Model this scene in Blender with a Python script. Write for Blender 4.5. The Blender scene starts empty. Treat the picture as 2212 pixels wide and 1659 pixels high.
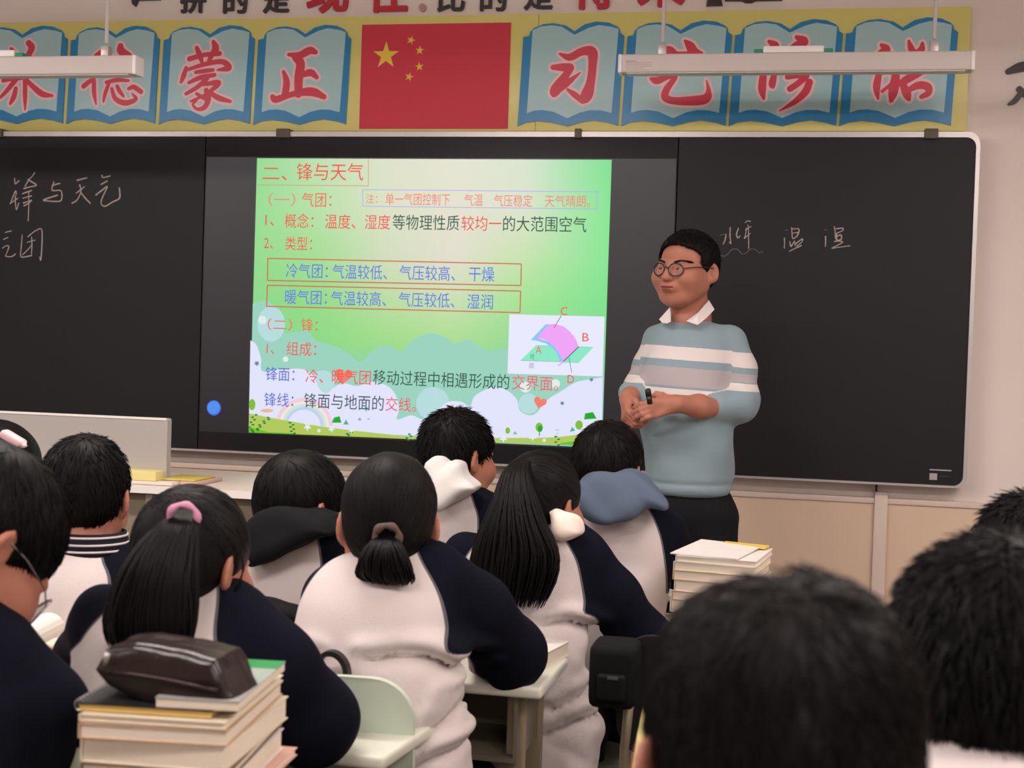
import bpy, bmesh, math, random
import numpy as np
from mathutils import Vector, Matrix

random.seed(7)
rng = np.random.default_rng(7)
scene = bpy.context.scene
COL = scene.collection

# ------------------------------------------------------------------ camera
IMG_W, IMG_H, FPX = 2212.0, 1659.0, 3000.0
EYE_Z = 1.45
CAM = np.array([1.402247, -5.207757, EYE_Z])
YAW, PITCH, ROLL = 0.19885, -0.023157, 0.03231
_cy, _sy = math.cos(YAW), math.sin(YAW)
FWD = np.array([-_sy * math.cos(PITCH), _cy * math.cos(PITCH), math.sin(PITCH)])
_r = np.array([_cy, _sy, 0.0])
_u = np.cross(_r, FWD)
RGT = _r * math.cos(ROLL) + _u * math.sin(ROLL)
UPV = -_r * math.sin(ROLL) + _u * math.cos(ROLL)
cam_data = bpy.data.cameras.new('camera')
cam = bpy.data.objects.new('camera', cam_data)
COL.objects.link(cam)
cam_data.sensor_width = 36.0
cam_data.lens = FPX / IMG_W * 36.0
cam_data.clip_start = 0.05
cam.matrix_world = Matrix(((RGT[0], UPV[0], -FWD[0], CAM[0]), (RGT[1], UPV[1], -FWD[1], CAM[1]),
                           (RGT[2], UPV[2], -FWD[2], CAM[2]), (0, 0, 0, 1)))
cam_data.dof.use_dof = True
cam_data.dof.focus_distance = 4.0
cam_data.dof.aperture_fstop = 6.5
scene.camera = cam

# ------------------------------------------------------------------ world, exposure
scene.view_settings.view_transform = 'Standard'
scene.view_settings.look = 'None'
scene.view_settings.gamma = 1.0
scene.view_settings.use_curve_mapping = False
scene.view_settings.exposure = 0.0
world = bpy.data.worlds.new('world')
scene.world = world
world.use_nodes = True
world.node_tree.nodes['Background'].inputs[0].default_value = (0.75, 0.8, 0.9, 1)
world.node_tree.nodes['Background'].inputs[1].default_value = 0.3

LAMP_POWER = 42.0
LAMP_COLOR = (1.0, 0.90, 0.86)
LAMP_SPOTS = [(-2.2, -2.3), (0.2, -2.3), (2.6, -2.3), (-2.2, -4.3), (0.2, -4.3), (2.6, -4.3), (-2.2, -6.6), (2.6, -6.6)]
LAMP_Z = 2.62
CEIL_Z = 3.25

# ------------------------------------------------------------------ pixel helpers
def ray(px, py):
    return FWD + RGT * ((px - IMG_W / 2) / FPX) - UPV * ((py - IMG_H / 2) / FPX)

def at(px, py, d):
    """world point seen at a photo pixel, d metres in front of the lens"""
    return CAM + ray(px, py) * d

def wp(px, py, y=0.0):
    """point of the plane y = const seen at a photo pixel"""
    r = ray(px, py)
    return CAM + r * ((y - CAM[1]) / r[1])

def zp(px, py, z):
    """point of the plane z = const seen at a photo pixel"""
    r = ray(px, py)
    return CAM + r * ((z - CAM[2]) / r[2])

# ------------------------------------------------------------------ materials
def lin(c):
    c = c / 255.0
    return c / 12.92 if c <= 0.04045 else ((c + 0.055) / 1.055) ** 2.4

def rgb(t):
    return (lin(t[0]), lin(t[1]), lin(t[2]), 1.0)

MATS = {}
def mat(name, col, rough=0.6, spec=0.4, metal=0.0, var=0.0, scale=8.0, bump=0.0, bscale=60.0, stretch=None, emit=None, estr=1.0,
        coat=0.0, sheen=0.0, alpha=1.0, transmission=0.0, sss=0.0):
    if name in MATS:
        return MATS[name]
    m = bpy.data.materials.new(name)
    m.use_nodes = True
    nt = m.node_tree
    b = nt.nodes['Principled BSDF']
    b.inputs['Base Color'].default_value = rgb(col)
    b.inputs['Roughness'].default_value = rough
    b.inputs['Specular IOR Level'].default_value = spec
    b.inputs['Metallic'].default_value = metal
    b.inputs['Coat Weight'].default_value = coat
    b.inputs['Coat Roughness'].default_value = 0.15
    b.inputs['Sheen Weight'].default_value = sheen
    b.inputs['Transmission Weight'].default_value = transmission
    b.inputs['Alpha'].default_value = alpha
    if sss:
        b.inputs['Subsurface Weight'].default_value = sss
        b.inputs['Subsurface Radius'].default_value = (0.012, 0.005, 0.003)
        b.inputs['Subsurface Scale'].default_value = 0.6
    if emit is not None:
        b.inputs['Emission Color'].default_value = rgb(emit)
        b.inputs['Emission Strength'].default_value = estr
    if var or bump:
        tc = nt.nodes.new('ShaderNodeTexCoord')
        mp = nt.nodes.new('ShaderNodeMapping')
        if stretch:
            mp.inputs['Scale'].default_value = stretch
        nt.links.new(tc.outputs['Object'], mp.inputs['Vector'])
    if var:
        n = nt.nodes.new('ShaderNodeTexNoise')
        n.inputs['Scale'].default_value = scale
        n.inputs['Detail'].default_value = 4
        nt.links.new(mp.outputs[0], n.inputs['Vector'])
        mx = nt.nodes.new('ShaderNodeMix')
        mx.data_type = 'RGBA'
        a = rgb(col)
        mx.inputs['A'].default_value = tuple(v * (1 - var) for v in a[:3]) + (1,)
        mx.inputs['B'].default_value = tuple(min(1, v * (1 + var)) for v in a[:3]) + (1,)
        nt.links.new(n.outputs['Fac'], mx.inputs['Factor'])
        nt.links.new(mx.outputs['Result'], b.inputs['Base Color'])
    if bump:
        n2 = nt.nodes.new('ShaderNodeTexNoise')
        n2.inputs['Scale'].default_value = bscale
        n2.inputs['Detail'].default_value = 3
        nt.links.new(mp.outputs[0], n2.inputs['Vector'])
        bp = nt.nodes.new('ShaderNodeBump')
        bp.inputs['Strength'].default_value = bump
        bp.inputs['Distance'].default_value = 0.004
        nt.links.new(n2.outputs['Fac'], bp.inputs['Height'])
        nt.links.new(bp.outputs[0], b.inputs['Normal'])
    MATS[name] = m
    return m

def glow(name, col, strength=1.0):
    """a lit pixel area of a screen"""
    if name in MATS:
        return MATS[name]
    m = bpy.data.materials.new(name)
    m.use_nodes = True
    nt = m.node_tree
    nt.nodes.clear()
    o = nt.nodes.new('ShaderNodeOutputMaterial')
    e = nt.nodes.new('ShaderNodeEmission')
    e.inputs[0].default_value = rgb(col)
    e.inputs[1].default_value = strength
    nt.links.new(e.outputs[0], o.inputs[0])
    MATS[name] = m
    return m

# ------------------------------------------------------------------ object helpers
def link(name, me, material=None, parent=None, loc=None, smooth=False):
    o = bpy.data.objects.new(name, me)
    COL.objects.link(o)
    if material is not None:
        for m in (material if isinstance(material, (list, tuple)) else [material]):
            me.materials.append(m)
    if parent is not None:
        o.parent = parent
    if loc is not None:
        o.location = loc
    if smooth:
        me.polygons.foreach_set('use_smooth', [True] * len(me.polygons))
    return o

def tag(o, label=None, cat=None, group=None, kind=None):
    if label: o['label'] = label
    if cat: o['category'] = cat
    if group: o['group'] = group
    if kind: o['kind'] = kind
    return o

def thing(name, label, cat, loc=(0, 0, 0), rz=0.0, group=None):
    o = bpy.data.objects.new(name, None)
    o.empty_display_size = 0.1
    COL.objects.link(o)
    o.location = loc
    o.rotation_euler = (0, 0, rz)
    return tag(o, label, cat, group)

def worldly(o):
    """world offset of an unrotated parent empty (children are modelled in world coordinates, then shifted)"""
    return np.array(o.location)

class MB:
    """collects simple solids in one mesh"""
    def __init__(self, off=(0, 0, 0)):
        self.v, self.f, self.mi = [], [], []
        self.off = np.array(off, float)
    def add(self, verts, faces, mi=0):
        n = len(self.v)
        self.v += [tuple(np.array(p, float) - self.off) for p in verts]
        self.f += [tuple(i + n for i in f) for f in faces]
        self.mi += [mi] * len(faces)
        return self
    def box(self, lo, hi, mi=0):
        x0, y0, z0 = lo; x1, y1, z1 = hi
        vs = [(x0, y0, z0), (x1, y0, z0), (x1, y1, z0), (x0, y1, z0), (x0, y0, z1), (x1, y0, z1), (x1, y1, z1), (x0, y1, z1)]
        return self.add(vs, [(0, 3, 2, 1), (4, 5, 6, 7), (0, 1, 5, 4), (1, 2, 6, 5), (2, 3, 7, 6), (3, 0, 4, 7)], mi)
    def obox(self, c, ax, ay, az, hx, hy, hz, mi=0):
        c = np.array(c, float); ax, ay, az = (np.array(q, float) for q in (ax, ay, az))
        vs = [c + sx * hx * ax + sy * hy * ay + sz * hz * az for sz in (-1, 1) for sx, sy in ((-1, -1), (1, -1), (1, 1), (-1, 1))]
        return self.add(vs, [(0, 3, 2, 1), (4, 5, 6, 7), (0, 1, 5, 4), (1, 2, 6, 5), (2, 3, 7, 6), (3, 0, 4, 7)], mi)
    def prism(self, poly, d, mi=0):
        """poly: 3d points in a plane; extruded by vector d"""
        n = len(poly); d = np.array(d, float)
        vs = [np.array(p, float) for p in poly] + [np.array(p, float) + d for p in poly]
        fs = [tuple(range(n))[::-1], tuple(range(n, 2 * n))] + [(i, (i + 1) % n, n + (i + 1) % n, n + i) for i in range(n)]
        return self.add(vs, fs, mi)
    def tube(self, pts, r, seg=8, mi=0, closed=False):
        pts = [np.array(p, float) for p in pts]
        n = len(pts)
        rs = r if hasattr(r, '__len__') else [r] * n
        vs, fs = [], []
        ref = np.array([0.0, 0, 1])
        for i, p in enumerate(pts):
            a = pts[(i - 1) % n] if (closed or i > 0) else p
            b = pts[(i + 1) % n] if (closed or i < n - 1) else p
            t = b - a
            t /= (np.linalg.norm(t) + 1e-12)
            if abs(t @ ref) > 0.97:
                ref = np.array([1.0, 0.2, 0])
            s = np.cross(t, ref); s /= np.linalg.norm(s)
            w = np.cross(s, t); ref = w
            for k in range(seg):
                an = 2 * math.pi * k / seg
                vs.append(p + rs[i] * (math.cos(an) * s + math.sin(an) * w))
        for i in range(n if closed else n - 1):
            j = (i + 1) % n
            for k in range(seg):
                k2 = (k + 1) % seg
                fs.append((i * seg + k, i * seg + k2, j * seg + k2, j * seg + k))
        if not closed:
            fs.append(tuple(range(seg))[::-1]); fs.append(tuple(range((n - 1) * seg, n * seg)))
        return self.add(vs, fs, mi)
    def mesh(self, name):
        me = bpy.data.meshes.new(name)
        me.from_pydata(self.v, [], self.f)
        if any(self.mi):
            me.polygons.foreach_set('material_index', self.mi)
        bm = bmesh.new(); bm.from_mesh(me)
        bmesh.ops.recalc_face_normals(bm, faces=bm.faces)
        bm.to_mesh(me); bm.free()
        return me
    def build(self, name, material, parent=None, loc=None, bevel=0.0, smooth=False, seg=2):
        me = self.mesh(name)
        if bevel:
            bm = bmesh.new(); bm.from_mesh(me)
            bmesh.ops.bevel(bm, geom=list(bm.edges), offset=bevel, segments=seg, affect='EDGES', profile=0.6)
            bm.to_mesh(me); bm.free()
        o = link(name, me, material, parent, loc)
        if smooth:
            me.polygons.foreach_set('use_smooth', [True] * len(me.polygons))
        elif bevel:
            me.polygons.foreach_set('use_smooth', [True] * len(me.polygons))
            me.set_sharp_from_angle(angle=math.radians(40))
        return o

def flat(name, polys, material, parent, off, y=None, mi=None):
    """thin printed or lit areas lying on a wall-parallel plane: polys are lists of (x, z)"""
    me = bpy.data.meshes.new(name)
    v, f = [], []
    for p in polys:
        n = len(v)
        v += [(q[0] - off[0], y - off[1], q[1] - off[2]) for q in p]
        f.append(tuple(range(n, n + len(p))))
    me.from_pydata(v, [], f)
    if mi:
        me.polygons.foreach_set('material_index', mi)
    bm = bmesh.new(); bm.from_mesh(me)
    bm.normal_update()
    for fc in bm.faces:
        if fc.normal.y > 0:
            fc.normal_flip()
    bmesh.ops.triangulate(bm, faces=bm.faces)
    bm.to_mesh(me); bm.free()
    return link(name, me, material, parent)

def outline2d(f, lo, hi, h):
    """polygons of the region f(x, z) < 0 on a grid (marching squares); f takes an (n, 2) array"""
    nx, nz = int((hi[0] - lo[0]) / h) + 2, int((hi[1] - lo[1]) / h) + 2
    X = lo[0] + h * np.arange(nx); Z = lo[1] + h * np.arange(nz)
    G = f(np.stack(np.meshgrid(X, Z, indexing='ij'), -1).reshape(-1, 2)).reshape(nx, nz)
    out = []
    for i in range(nx - 1):
        j = 0
        while j < nz - 1:
            q = (G[i, j], G[i + 1, j], G[i + 1, j + 1], G[i, j + 1])
            if q[0] < 0 and q[1] < 0 and q[2] < 0 and q[3] < 0:
                k = j
                while k + 1 < nz - 1 and G[i, k + 2] < 0 and G[i + 1, k + 2] < 0:
                    k += 1
                out.append([(X[i], Z[j]), (X[i + 1], Z[j]), (X[i + 1], Z[k + 1]), (X[i], Z[k + 1])])
                j = k + 1
                continue
            if min(q) < 0:
                c = [(X[i], Z[j]), (X[i + 1], Z[j]), (X[i + 1], Z[j + 1]), (X[i], Z[j + 1])]
                poly = []
                for k in range(4):
                    a, b = q[k], q[(k + 1) % 4]
                    if a < 0: poly.append(c[k])
                    if (a < 0) != (b < 0):
                        t = a / (a - b)
                        poly.append((c[k][0] + (c[(k + 1) % 4][0] - c[k][0]) * t, c[k][1] + (c[(k + 1) % 4][1] - c[k][1]) * t))
                if len(poly) > 2: out.append(poly)
            j += 1
    return out

def strokes2d(lines, px2xz, cell=1.2, grow=0.0):
    """brush strokes given as lists of (px, py, width px), merged into one outline"""
    k = abs(px2xz(1, 0)[0] - px2xz(0, 0)[0])
    A, B, RA, RB = [], [], [], []
    for L in lines:
        P = np.array(smooth_path(L, 5))
        Q = np.array([px2xz(p[0], p[1]) for p in P]); W = (np.abs(P[:, 2]) + grow) * k / 2
        A.append(Q[:-1]); B.append(Q[1:]); RA.append(W[:-1]); RB.append(W[1:])
    A, B, RA, RB = (np.concatenate(q) for q in (A, B, RA, RB))
    def f(p):
        d = np.full(len(p), 1e9)
        for a, b, ra, rb in zip(A, B, RA, RB):
            ba = b - a
            t = np.clip((p - a) @ ba / (ba @ ba + 1e-15), 0, 1)
            e = p - a - t[:, None] * ba
            d = np.minimum(d, np.sqrt((e * e).sum(1)) - (ra + (rb - ra) * t))
        return d
    m = max(RA.max(), RB.max()) + 2 * cell * k
    lo = np.minimum(A.min(0), B.min(0)) - m; hi = np.maximum(A.max(0), B.max(0)) + m
    return outline2d(f, lo, hi, cell * k)

def bold_text(s, bold):
    """outline polygons of lettering, thickened by bold (em units); 1 em high coordinates"""
    me = text_mesh(s)
    n = len(me.vertices)
    co = np.empty(n * 3); me.vertices.foreach_get('co', co); co = co.reshape(-1, 3)[:, :2]
    cnt = {}
    for p in me.polygons:
        vs = list(p.vertices)
        for a, b in zip(vs, vs[1:] + vs[:1]):
            k = (min(a, b), max(a, b)); cnt[k] = cnt.get(k, 0) + 1
    E = np.array([k for k, c in cnt.items() if c == 1])
    A, B = co[E[:, 0]], co[E[:, 1]]
    def f(p):
        d = np.full(len(p), 1e9); ins = np.zeros(len(p), bool)
        for a, b in zip(A, B):
            ba = b - a
            t = np.clip((p - a) @ ba / (ba @ ba + 1e-15), 0, 1)
            e = p - a - t[:, None] * ba
            d = np.minimum(d, (e * e).sum(1))
            if a[1] != b[1]:
                c = (a[1] > p[:, 1]) != (b[1] > p[:, 1])
                ins ^= c & (p[:, 0] < (b[0] - a[0]) * (p[:, 1] - a[1]) / (b[1] - a[1]) + a[0])
        d = np.sqrt(d)
        return np.where(ins, -d, d) - bold
    return outline2d(f, co.min(0) - bold - .03, co.max(0) + bold + .03, .02)

def smooth_path(pts, k=6):
    """Catmull-Rom through the points"""
    P = np.array(pts, float)
    if len(P) < 3:
        return [P[0] + (P[-1] - P[0]) * t for t in np.linspace(0, 1, k + 1)]
    Q = np.vstack([2 * P[0] - P[1], P, 2 * P[-1] - P[-2]])
    out = []
    for i in range(1, len(Q) - 2):
        for t in np.linspace(0, 1, k, endpoint=False):
            a, b, c, d = Q[i - 1], Q[i], Q[i + 1], Q[i + 2]
            out.append(0.5 * (2 * b + (c - a) * t + (2 * a - 5 * b + 4 * c - d) * t * t + (-a + 3 * b - 3 * c + d) * t ** 3))
    out.append(P[-1])
    return out

def text_mesh(s, bold=0.0, extrude=0.0):
    cu = bpy.data.curves.new('lettering', 'FONT')
    cu.body = s
    cu.offset = bold
    cu.extrude = extrude
    cu.resolution_u = 3
    o = bpy.data.objects.new('lettering', cu)
    COL.objects.link(o)
    dg = bpy.context.evaluated_depsgraph_get()
    me = bpy.data.meshes.new_from_object(o.evaluated_get(dg))
    bpy.data.objects.remove(o); bpy.data.curves.remove(cu)
    return me

def text_on(name, s, p0, p1, h, y, material, parent, off, bold=0.0, extrude=0.0, base=None):
    """lettering on a wall-parallel plane between world points p0, p1 (centre line), h metres high"""
    me = text_mesh(s, bold, extrude)
    co = np.empty(len(me.vertices) * 3); me.vertices.foreach_get('co', co); co = co.reshape(-1, 3)
    lo, hi = co.min(0), co.max(0)
    L = p1[0] - p0[0]
    sx = L / (hi[0] - lo[0]); sz = h / max(hi[1] - lo[1], 1e-6)
    zc = (p0[2] + p1[2]) / 2
    new = np.empty_like(co)
    new[:, 0] = p0[0] + (co[:, 0] - lo[0]) * sx - off[0]
    new[:, 1] = y - (co[:, 2] - lo[2]) - off[1] if extrude else y - off[1]
    new[:, 2] = zc + (co[:, 1] - (lo[1] + hi[1]) / 2) * sz - off[2]
    me.vertices.foreach_set('co', new.ravel())
    me.update()
    return link(name, me, material, parent)

def ellipse(cx, cz, rx, rz, n=28, a0=0.0, a1=2 * math.pi):
    return [(cx + rx * math.cos(t), cz + rz * math.sin(t)) for t in np.linspace(a0, a1, n, endpoint=False)]

def star(cx, cz, r, rot=0.0, k=0.382):
    return [(cx + (r if i % 2 == 0 else r * k) * math.sin(rot + i * math.pi / 5), cz + (r if i % 2 == 0 else r * k) * math.cos(rot + i * math.pi / 5)) for i in range(10)]
# ------------------------------------------------------------------ room shell
WY = 0.09                                   # face of the front wall
X0, X1, Y0 = -3.6, 3.9, -9.2
DADO = wp(2150, 1100, WY)[2]
m_wall = mat('wall_paint', (234, 222, 215), 0.85, 0.2, var=0.03, scale=3, bump=0.08, bscale=90)
m_dado = mat('dado_tile', (226, 199, 174), 0.45, 0.35, var=0.03, scale=4)
m_ceil = mat('ceiling_paint', (225, 220, 215), 0.9, 0.2, var=0.02)
m_floor = mat('floor_tile', (96, 88, 84), 0.35, 0.4, var=0.12, scale=5)
m_trim = mat('trim_strip', (222, 203, 190), 0.5, 0.4)

def wall(name, lo, hi, material):
    return tag(MB().box(lo, hi).build(name, material), kind='structure')

wall('floor', (X0, Y0, -0.1), (X1, WY + 0.1, 0.0), m_floor)
wall('ceiling', (X0, Y0, CEIL_Z), (X1, WY + 0.1, CEIL_Z + 0.1), m_ceil)
wall('wall_front', (X0, WY, 0.0), (X1, WY + 0.15, CEIL_Z), m_wall)
wall('wall_back', (X0, Y0 - 0.1, 0.0), (X1, Y0, CEIL_Z), m_wall)
wall('wall_right', (X1, Y0, 0.0), (X1 + 0.1, WY, CEIL_Z), m_wall)
# left wall with two windows that let daylight in
lw = MB()
WZ0, WZ1 = 0.95, 2.55
wins = [(-3.6, -1.4), (-7.2, -5.0)]
lw.box((X0 - 0.12, Y0, 0.0), (X0, WY, WZ0)).box((X0 - 0.12, Y0, WZ1), (X0, WY, CEIL_Z))
lw.box((X0 - 0.12, wins[0][1], WZ0), (X0, WY, WZ1)).box((X0 - 0.12, wins[1][1], WZ0), (X0, wins[0][0], WZ1)).box((X0 - 0.12, Y0, WZ0), (X0, wins[1][0], WZ1))
tag(lw.build('wall_left', m_wall), kind='structure')
m_alu = mat('window_aluminium', (205, 206, 208), 0.4, 0.5, metal=0.3)
m_glass = mat('window_glass', (240, 245, 248), 0.05, 0.5, transmission=1.0)
for k, (ya, yb) in enumerate(wins):
    fr = MB()
    for a, b in (((ya, WZ0), (yb, WZ0 + .06)), ((ya, WZ1 - .06), (yb, WZ1)), ((ya, WZ0), (ya + .06, WZ1)), ((yb - .06, WZ0), (yb, WZ1)), (((ya + yb) / 2 - .03, WZ0), ((ya + yb) / 2 + .03, WZ1))):
        fr.box((X0 - 0.09, a[0], a[1]), (X0 - 0.03, b[0], b[1]))
    w = tag(fr.build('window_%d' % (k + 1), m_alu), kind='structure')
    MB().box((X0 - 0.065, ya + .06, WZ0 + .06), (X0 - 0.058, yb - .06, WZ1 - .06)).build('window_pane', m_glass, w)
tag(MB().box((X0, WY - 0.012, 0.0), (X1, WY, DADO)).build('trim_1', m_dado), kind='structure')
tag(MB().box((X0, WY - 0.02, DADO), (X1, WY, DADO + 0.022)).build('trim_2', m_trim, bevel=0.004), kind='structure')
PLAT = 0.15
tag(MB().box((X0, -1.25, 0.0), (2.9, WY - 0.012, PLAT)).build('platform_floor', m_floor, bevel=0.008), kind='structure')

# ceiling lamps: the light the room has
m_lampbody = mat('lamp_enamel', (228, 222, 220), 0.4, 0.4)
m_lampglow = glow('lamp_diffuser', (255, 244, 238), 1.0)
_e = m_lampglow.node_tree.nodes['Emission']
_e.inputs[0].default_value = (*LAMP_COLOR, 1); _e.inputs[1].default_value = LAMP_POWER
for i, (lx, ly) in enumerate(LAMP_SPOTS):
    t = thing('ceiling_lamp', 'long white ceiling lamp with lit diffuser hung over the desks', 'ceiling lamp', (lx, ly, LAMP_Z), group='ceiling lamps')
    MB().box((-.62, -.11, 0.03), (.62, .11, .09)).build('housing', m_lampbody, t, bevel=0.01)
    MB().box((-.58, -.09, 0.0), (.58, .09, .03)).build('diffuser', m_lampglow, t)
    rd = MB()
    for s in (-.45, .45):
        rd.tube([(s, 0, .09), (s, 0, CEIL_Z - LAMP_Z)], .006)
    rd.build('hanging_rod', m_lampbody, t)

# cable raceway on the dado
a, b = wp(1890, 1062, WY - .03), wp(1909, 1310, WY - .03)
tag(MB().box((a[0], WY - .035, PLAT), (b[0] + .0, WY - .012, a[2])).build('cable_raceway', m_trim, bevel=0.003),
    'pale vertical cable raceway on the tan dado under the blackboard', 'cable raceway')
tag(MB().box((a[0] + .001, WY - .034, a[2]), (a[0] + .008, WY - .02, wp(1900, 1040, WY - .03)[2])).build('cable', mat('black_rubber', (22, 20, 20), .6)),
    'short black cable between the blackboard and the pale raceway', 'cable')

# ------------------------------------------------------------------ blackboard
m_board = mat('blackboard_enamel', (30, 29, 33), 0.5, 0.25, var=0.1, scale=2.2)
m_frame = mat('board_frame_aluminium', (196, 190, 188), 0.35, 0.5, metal=0.35)
m_clip = mat('clip_grey', (92, 84, 76), 0.5, 0.4)
bz1 = wp(1000, 296, 0)[2]; bz0 = wp(900, 993, 0)[2]
bx1 = wp(2093, 700, 0)[0]; bx0 = -bx1 - 0.12
dl = wp(436, 650, 0)[0]; dr = wp(1458, 500, 0)[0]
bb = thing('blackboard', 'wide black wall blackboard with rounded silver frame and chalk writing', 'blackboard', (0, 0, bz0))
OB = worldly(bb)
def rrect(x0, x1, z0, z1, r, n=6):
    pts = []
    for cx, cz, a in ((x1 - r, z1 - r, 0), (x0 + r, z1 - r, 90), (x0 + r, z0 + r, 180), (x1 - r, z0 + r, 270)):
        for t in np.linspace(a, a + 90, n + 1):
            pts.append((cx + r * math.cos(math.radians(t)), cz + r * math.sin(math.radians(t))))
    return pts
# panels: left wing, right wing
def side_panel(x0, x1, name, roundl, roundr):
    p = rrect(x0, x1, bz0, bz1, 0.035)
    q = [(max(x0, min(x1, x)), z) for x, z in p]
    if not roundl: q = [(x0, bz1) if i == 7 else (x0, bz0) if i == 14 else (x, z) for i, (x, z) in enumerate(q) if not (8 <= i <= 13 or 15 <= i <= 20)]
    if not roundr: q = [pt for pt in rrect(x0, x1 + .08, bz0, bz1, 0.035) if pt[0] < x1] + [(x1, bz0), (x1, bz1)]
    MB(OB).prism([(x, 0.0, z) for x, z in q], (0, WY - .02, 0)).build(name, m_board, bb)
side_panel(bx0, dl - 0.004, 'left_panel', True, False)
side_panel(dr + 0.004, bx1, 'right_panel', False, True)
# rounded silver frame
po = rrect(bx0 - .014, bx1 + .014, bz0 - .008, bz1 + .02, 0.045, 10); pi_ = rrect(bx0, bx1, bz0, bz1, 0.035, 10)
n = len(po)
fm = MB(OB)
vs = [(x, -.008, z) for x, z in po] + [(x, -.008, z) for x, z in pi_] + [(x, WY - .001, z) for x, z in po] + [(x, WY - .001, z) for x, z in pi_]
fs = []
for i in range(n):
    j = (i + 1) % n
    fs += [(i, j, n + j, n + i), (2 * n + i, 2 * n + j, j, i), (n + i, n + j, 3 * n + j, 3 * n + i)]
fm.add(vs, fs)
fm.build('frame', m_frame, bb, bevel=0.0)
for px, w in ((612, 30), (1249, 14), (2012, 26), (-5, 26)):
    c = wp(px, 288, -.01)
    MB(OB).box((c[0] - w * .00092, -.02, bz1 - .006), (c[0] + w * .00092, WY - .002, bz1 + .03)).build('clip', m_clip, bb, bevel=.004)
c0, c1 = wp(2008, 1013, 0), wp(2055, 1018, 0)
mk = [[(c0[0], c0[2]), (c1[0], c0[2]), (c1[0], c1[2]), (c0[0], c1[2])]]
s0, s1 = wp(2008, 1022, 0), wp(2024, 1037, 0)
mk.append([(s0[0], s0[2]), (s1[0], s0[2]), (s1[0], s1[2]), (s0[0], s1[2])])
flat('corner_mark', mk, mat('mark_grey', (176, 170, 168), .6), bb, OB, y=-.0015)
h0, h1 = wp(2030, 1027, 0), wp(2054, 1031, 0)
flat('corner_mark', [[(h0[0], h0[2]), (h1[0], h0[2]), (h1[0], h1[2]), (h0[0], h1[2])]], mat('mark_dark', (44, 46, 46), .6), bb, OB, y=-.0015)

# chalk writing
m_chalk = mat('chalk', (176, 164, 160), 0.95, 0.1, var=0.35, scale=160)
m_chalk2 = mat('chalk_faint', (112, 104, 104), 0.95, 0.1, var=0.4, scale=160)
CL = """125,220 130,265 160,240|90,430 130,330 140,350|135,360 130,400 140,485 160,430|85,435 120,410 150,390|295,172 275,200 245,232 215,285|240,230 310,275 260,290 205,305|190,350 230,335 270,322
195,388 270,368|200,428 270,408|205,452 245,430 268,405|245,330 240,580|460,250 445,320 520,325 522,405 460,415 420,412 372,402 490,362|445,280 510,262|660,235 740,215|680,275 690,330 660,400 615,430
650,345 720,290|690,340 730,390 770,430|870,195 880,212 938,198|862,270 890,255 915,240|818,360 870,320 915,290 870,390 865,440 900,455 960,420 1020,385 1018,300"""
CL2 = """45,680 95,668|28,740 70,722|20,815 50,795 75,800 60,850 50,882 100,885 130,865|190,700 182,800 178,885 230,885 270,876|240,715 275,685 310,662 355,655 358,780 348,910 338,890|232,765 300,745|270,720 272,800 268,862|275,780 235,830 192,870"""
CR = """315,300 310,340 295,395 275,437|374,205 370,330 385,430 365,412|488,218 462,300 480,350 512,322|585,135 615,112 655,118|622,170 630,260 633,500|590,242 665,188|572,360 655,285|600,215 590,300 575,350
1135,355 1133,495|1237,205 1242,290 1252,360 1300,335 1330,290 1335,225 1245,225|1250,285 1322,275|1210,400 1228,470 1275,395 1283,462|1285,440 1385,365 1378,410 1310,465|1205,540 1270,505 1370,460
1713,330 1710,470|1835,190 1845,240 1855,355|1862,222 1955,215 1948,250 1868,285|1868,300 1872,380 1932,370 1930,308 1872,330|1840,402 1900,395 1952,410 1870,460 1800,497 1900,482 2055,462"""
CW = """180,535 230,590 285,608 330,585 395,515 435,508 480,515 540,575 600,560 650,515 700,507 740,520 780,560 830,540|230,318 270,300 315,300|1150,245 1180,240|1700,240 1730,238"""
def chalk(name, S, sc, ox, oy, w, m, yy=-0.0012):
    L = []
    for part in S.replace('\n', '|').split('|'):
        pts = [tuple(map(float, q.split(','))) for q in part.split()]
        if len(pts) == 2:
            pts = [pts[0], ((pts[0][0] + pts[1][0]) / 2 + 3, (pts[0][1] + pts[1][1]) / 2 - 2), pts[1]]
        L.append([(ox + p[0] / sc, oy + p[1] / sc, w * (0.75 + 0.5 * random.random())) for p in pts])
    def f(a, b):
        q = wp(a, b, yy); return (q[0], q[2])
    flat(name, strokes2d(L, f, cell=.55), m, bb, OB, y=yy)
chalk('chalk_writing', CL, 3.95, 0, 330, 2.6, m_chalk)
chalk('chalk_writing', CL2, 3.95, 0, 330, 2.2, m_chalk)
chalk('chalk_writing', CR, 6.506, 1520, 460, 1.9, m_chalk)
chalk('chalk_writing', CW, 6.506, 1520, 460, 1.3, m_chalk2)

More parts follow.
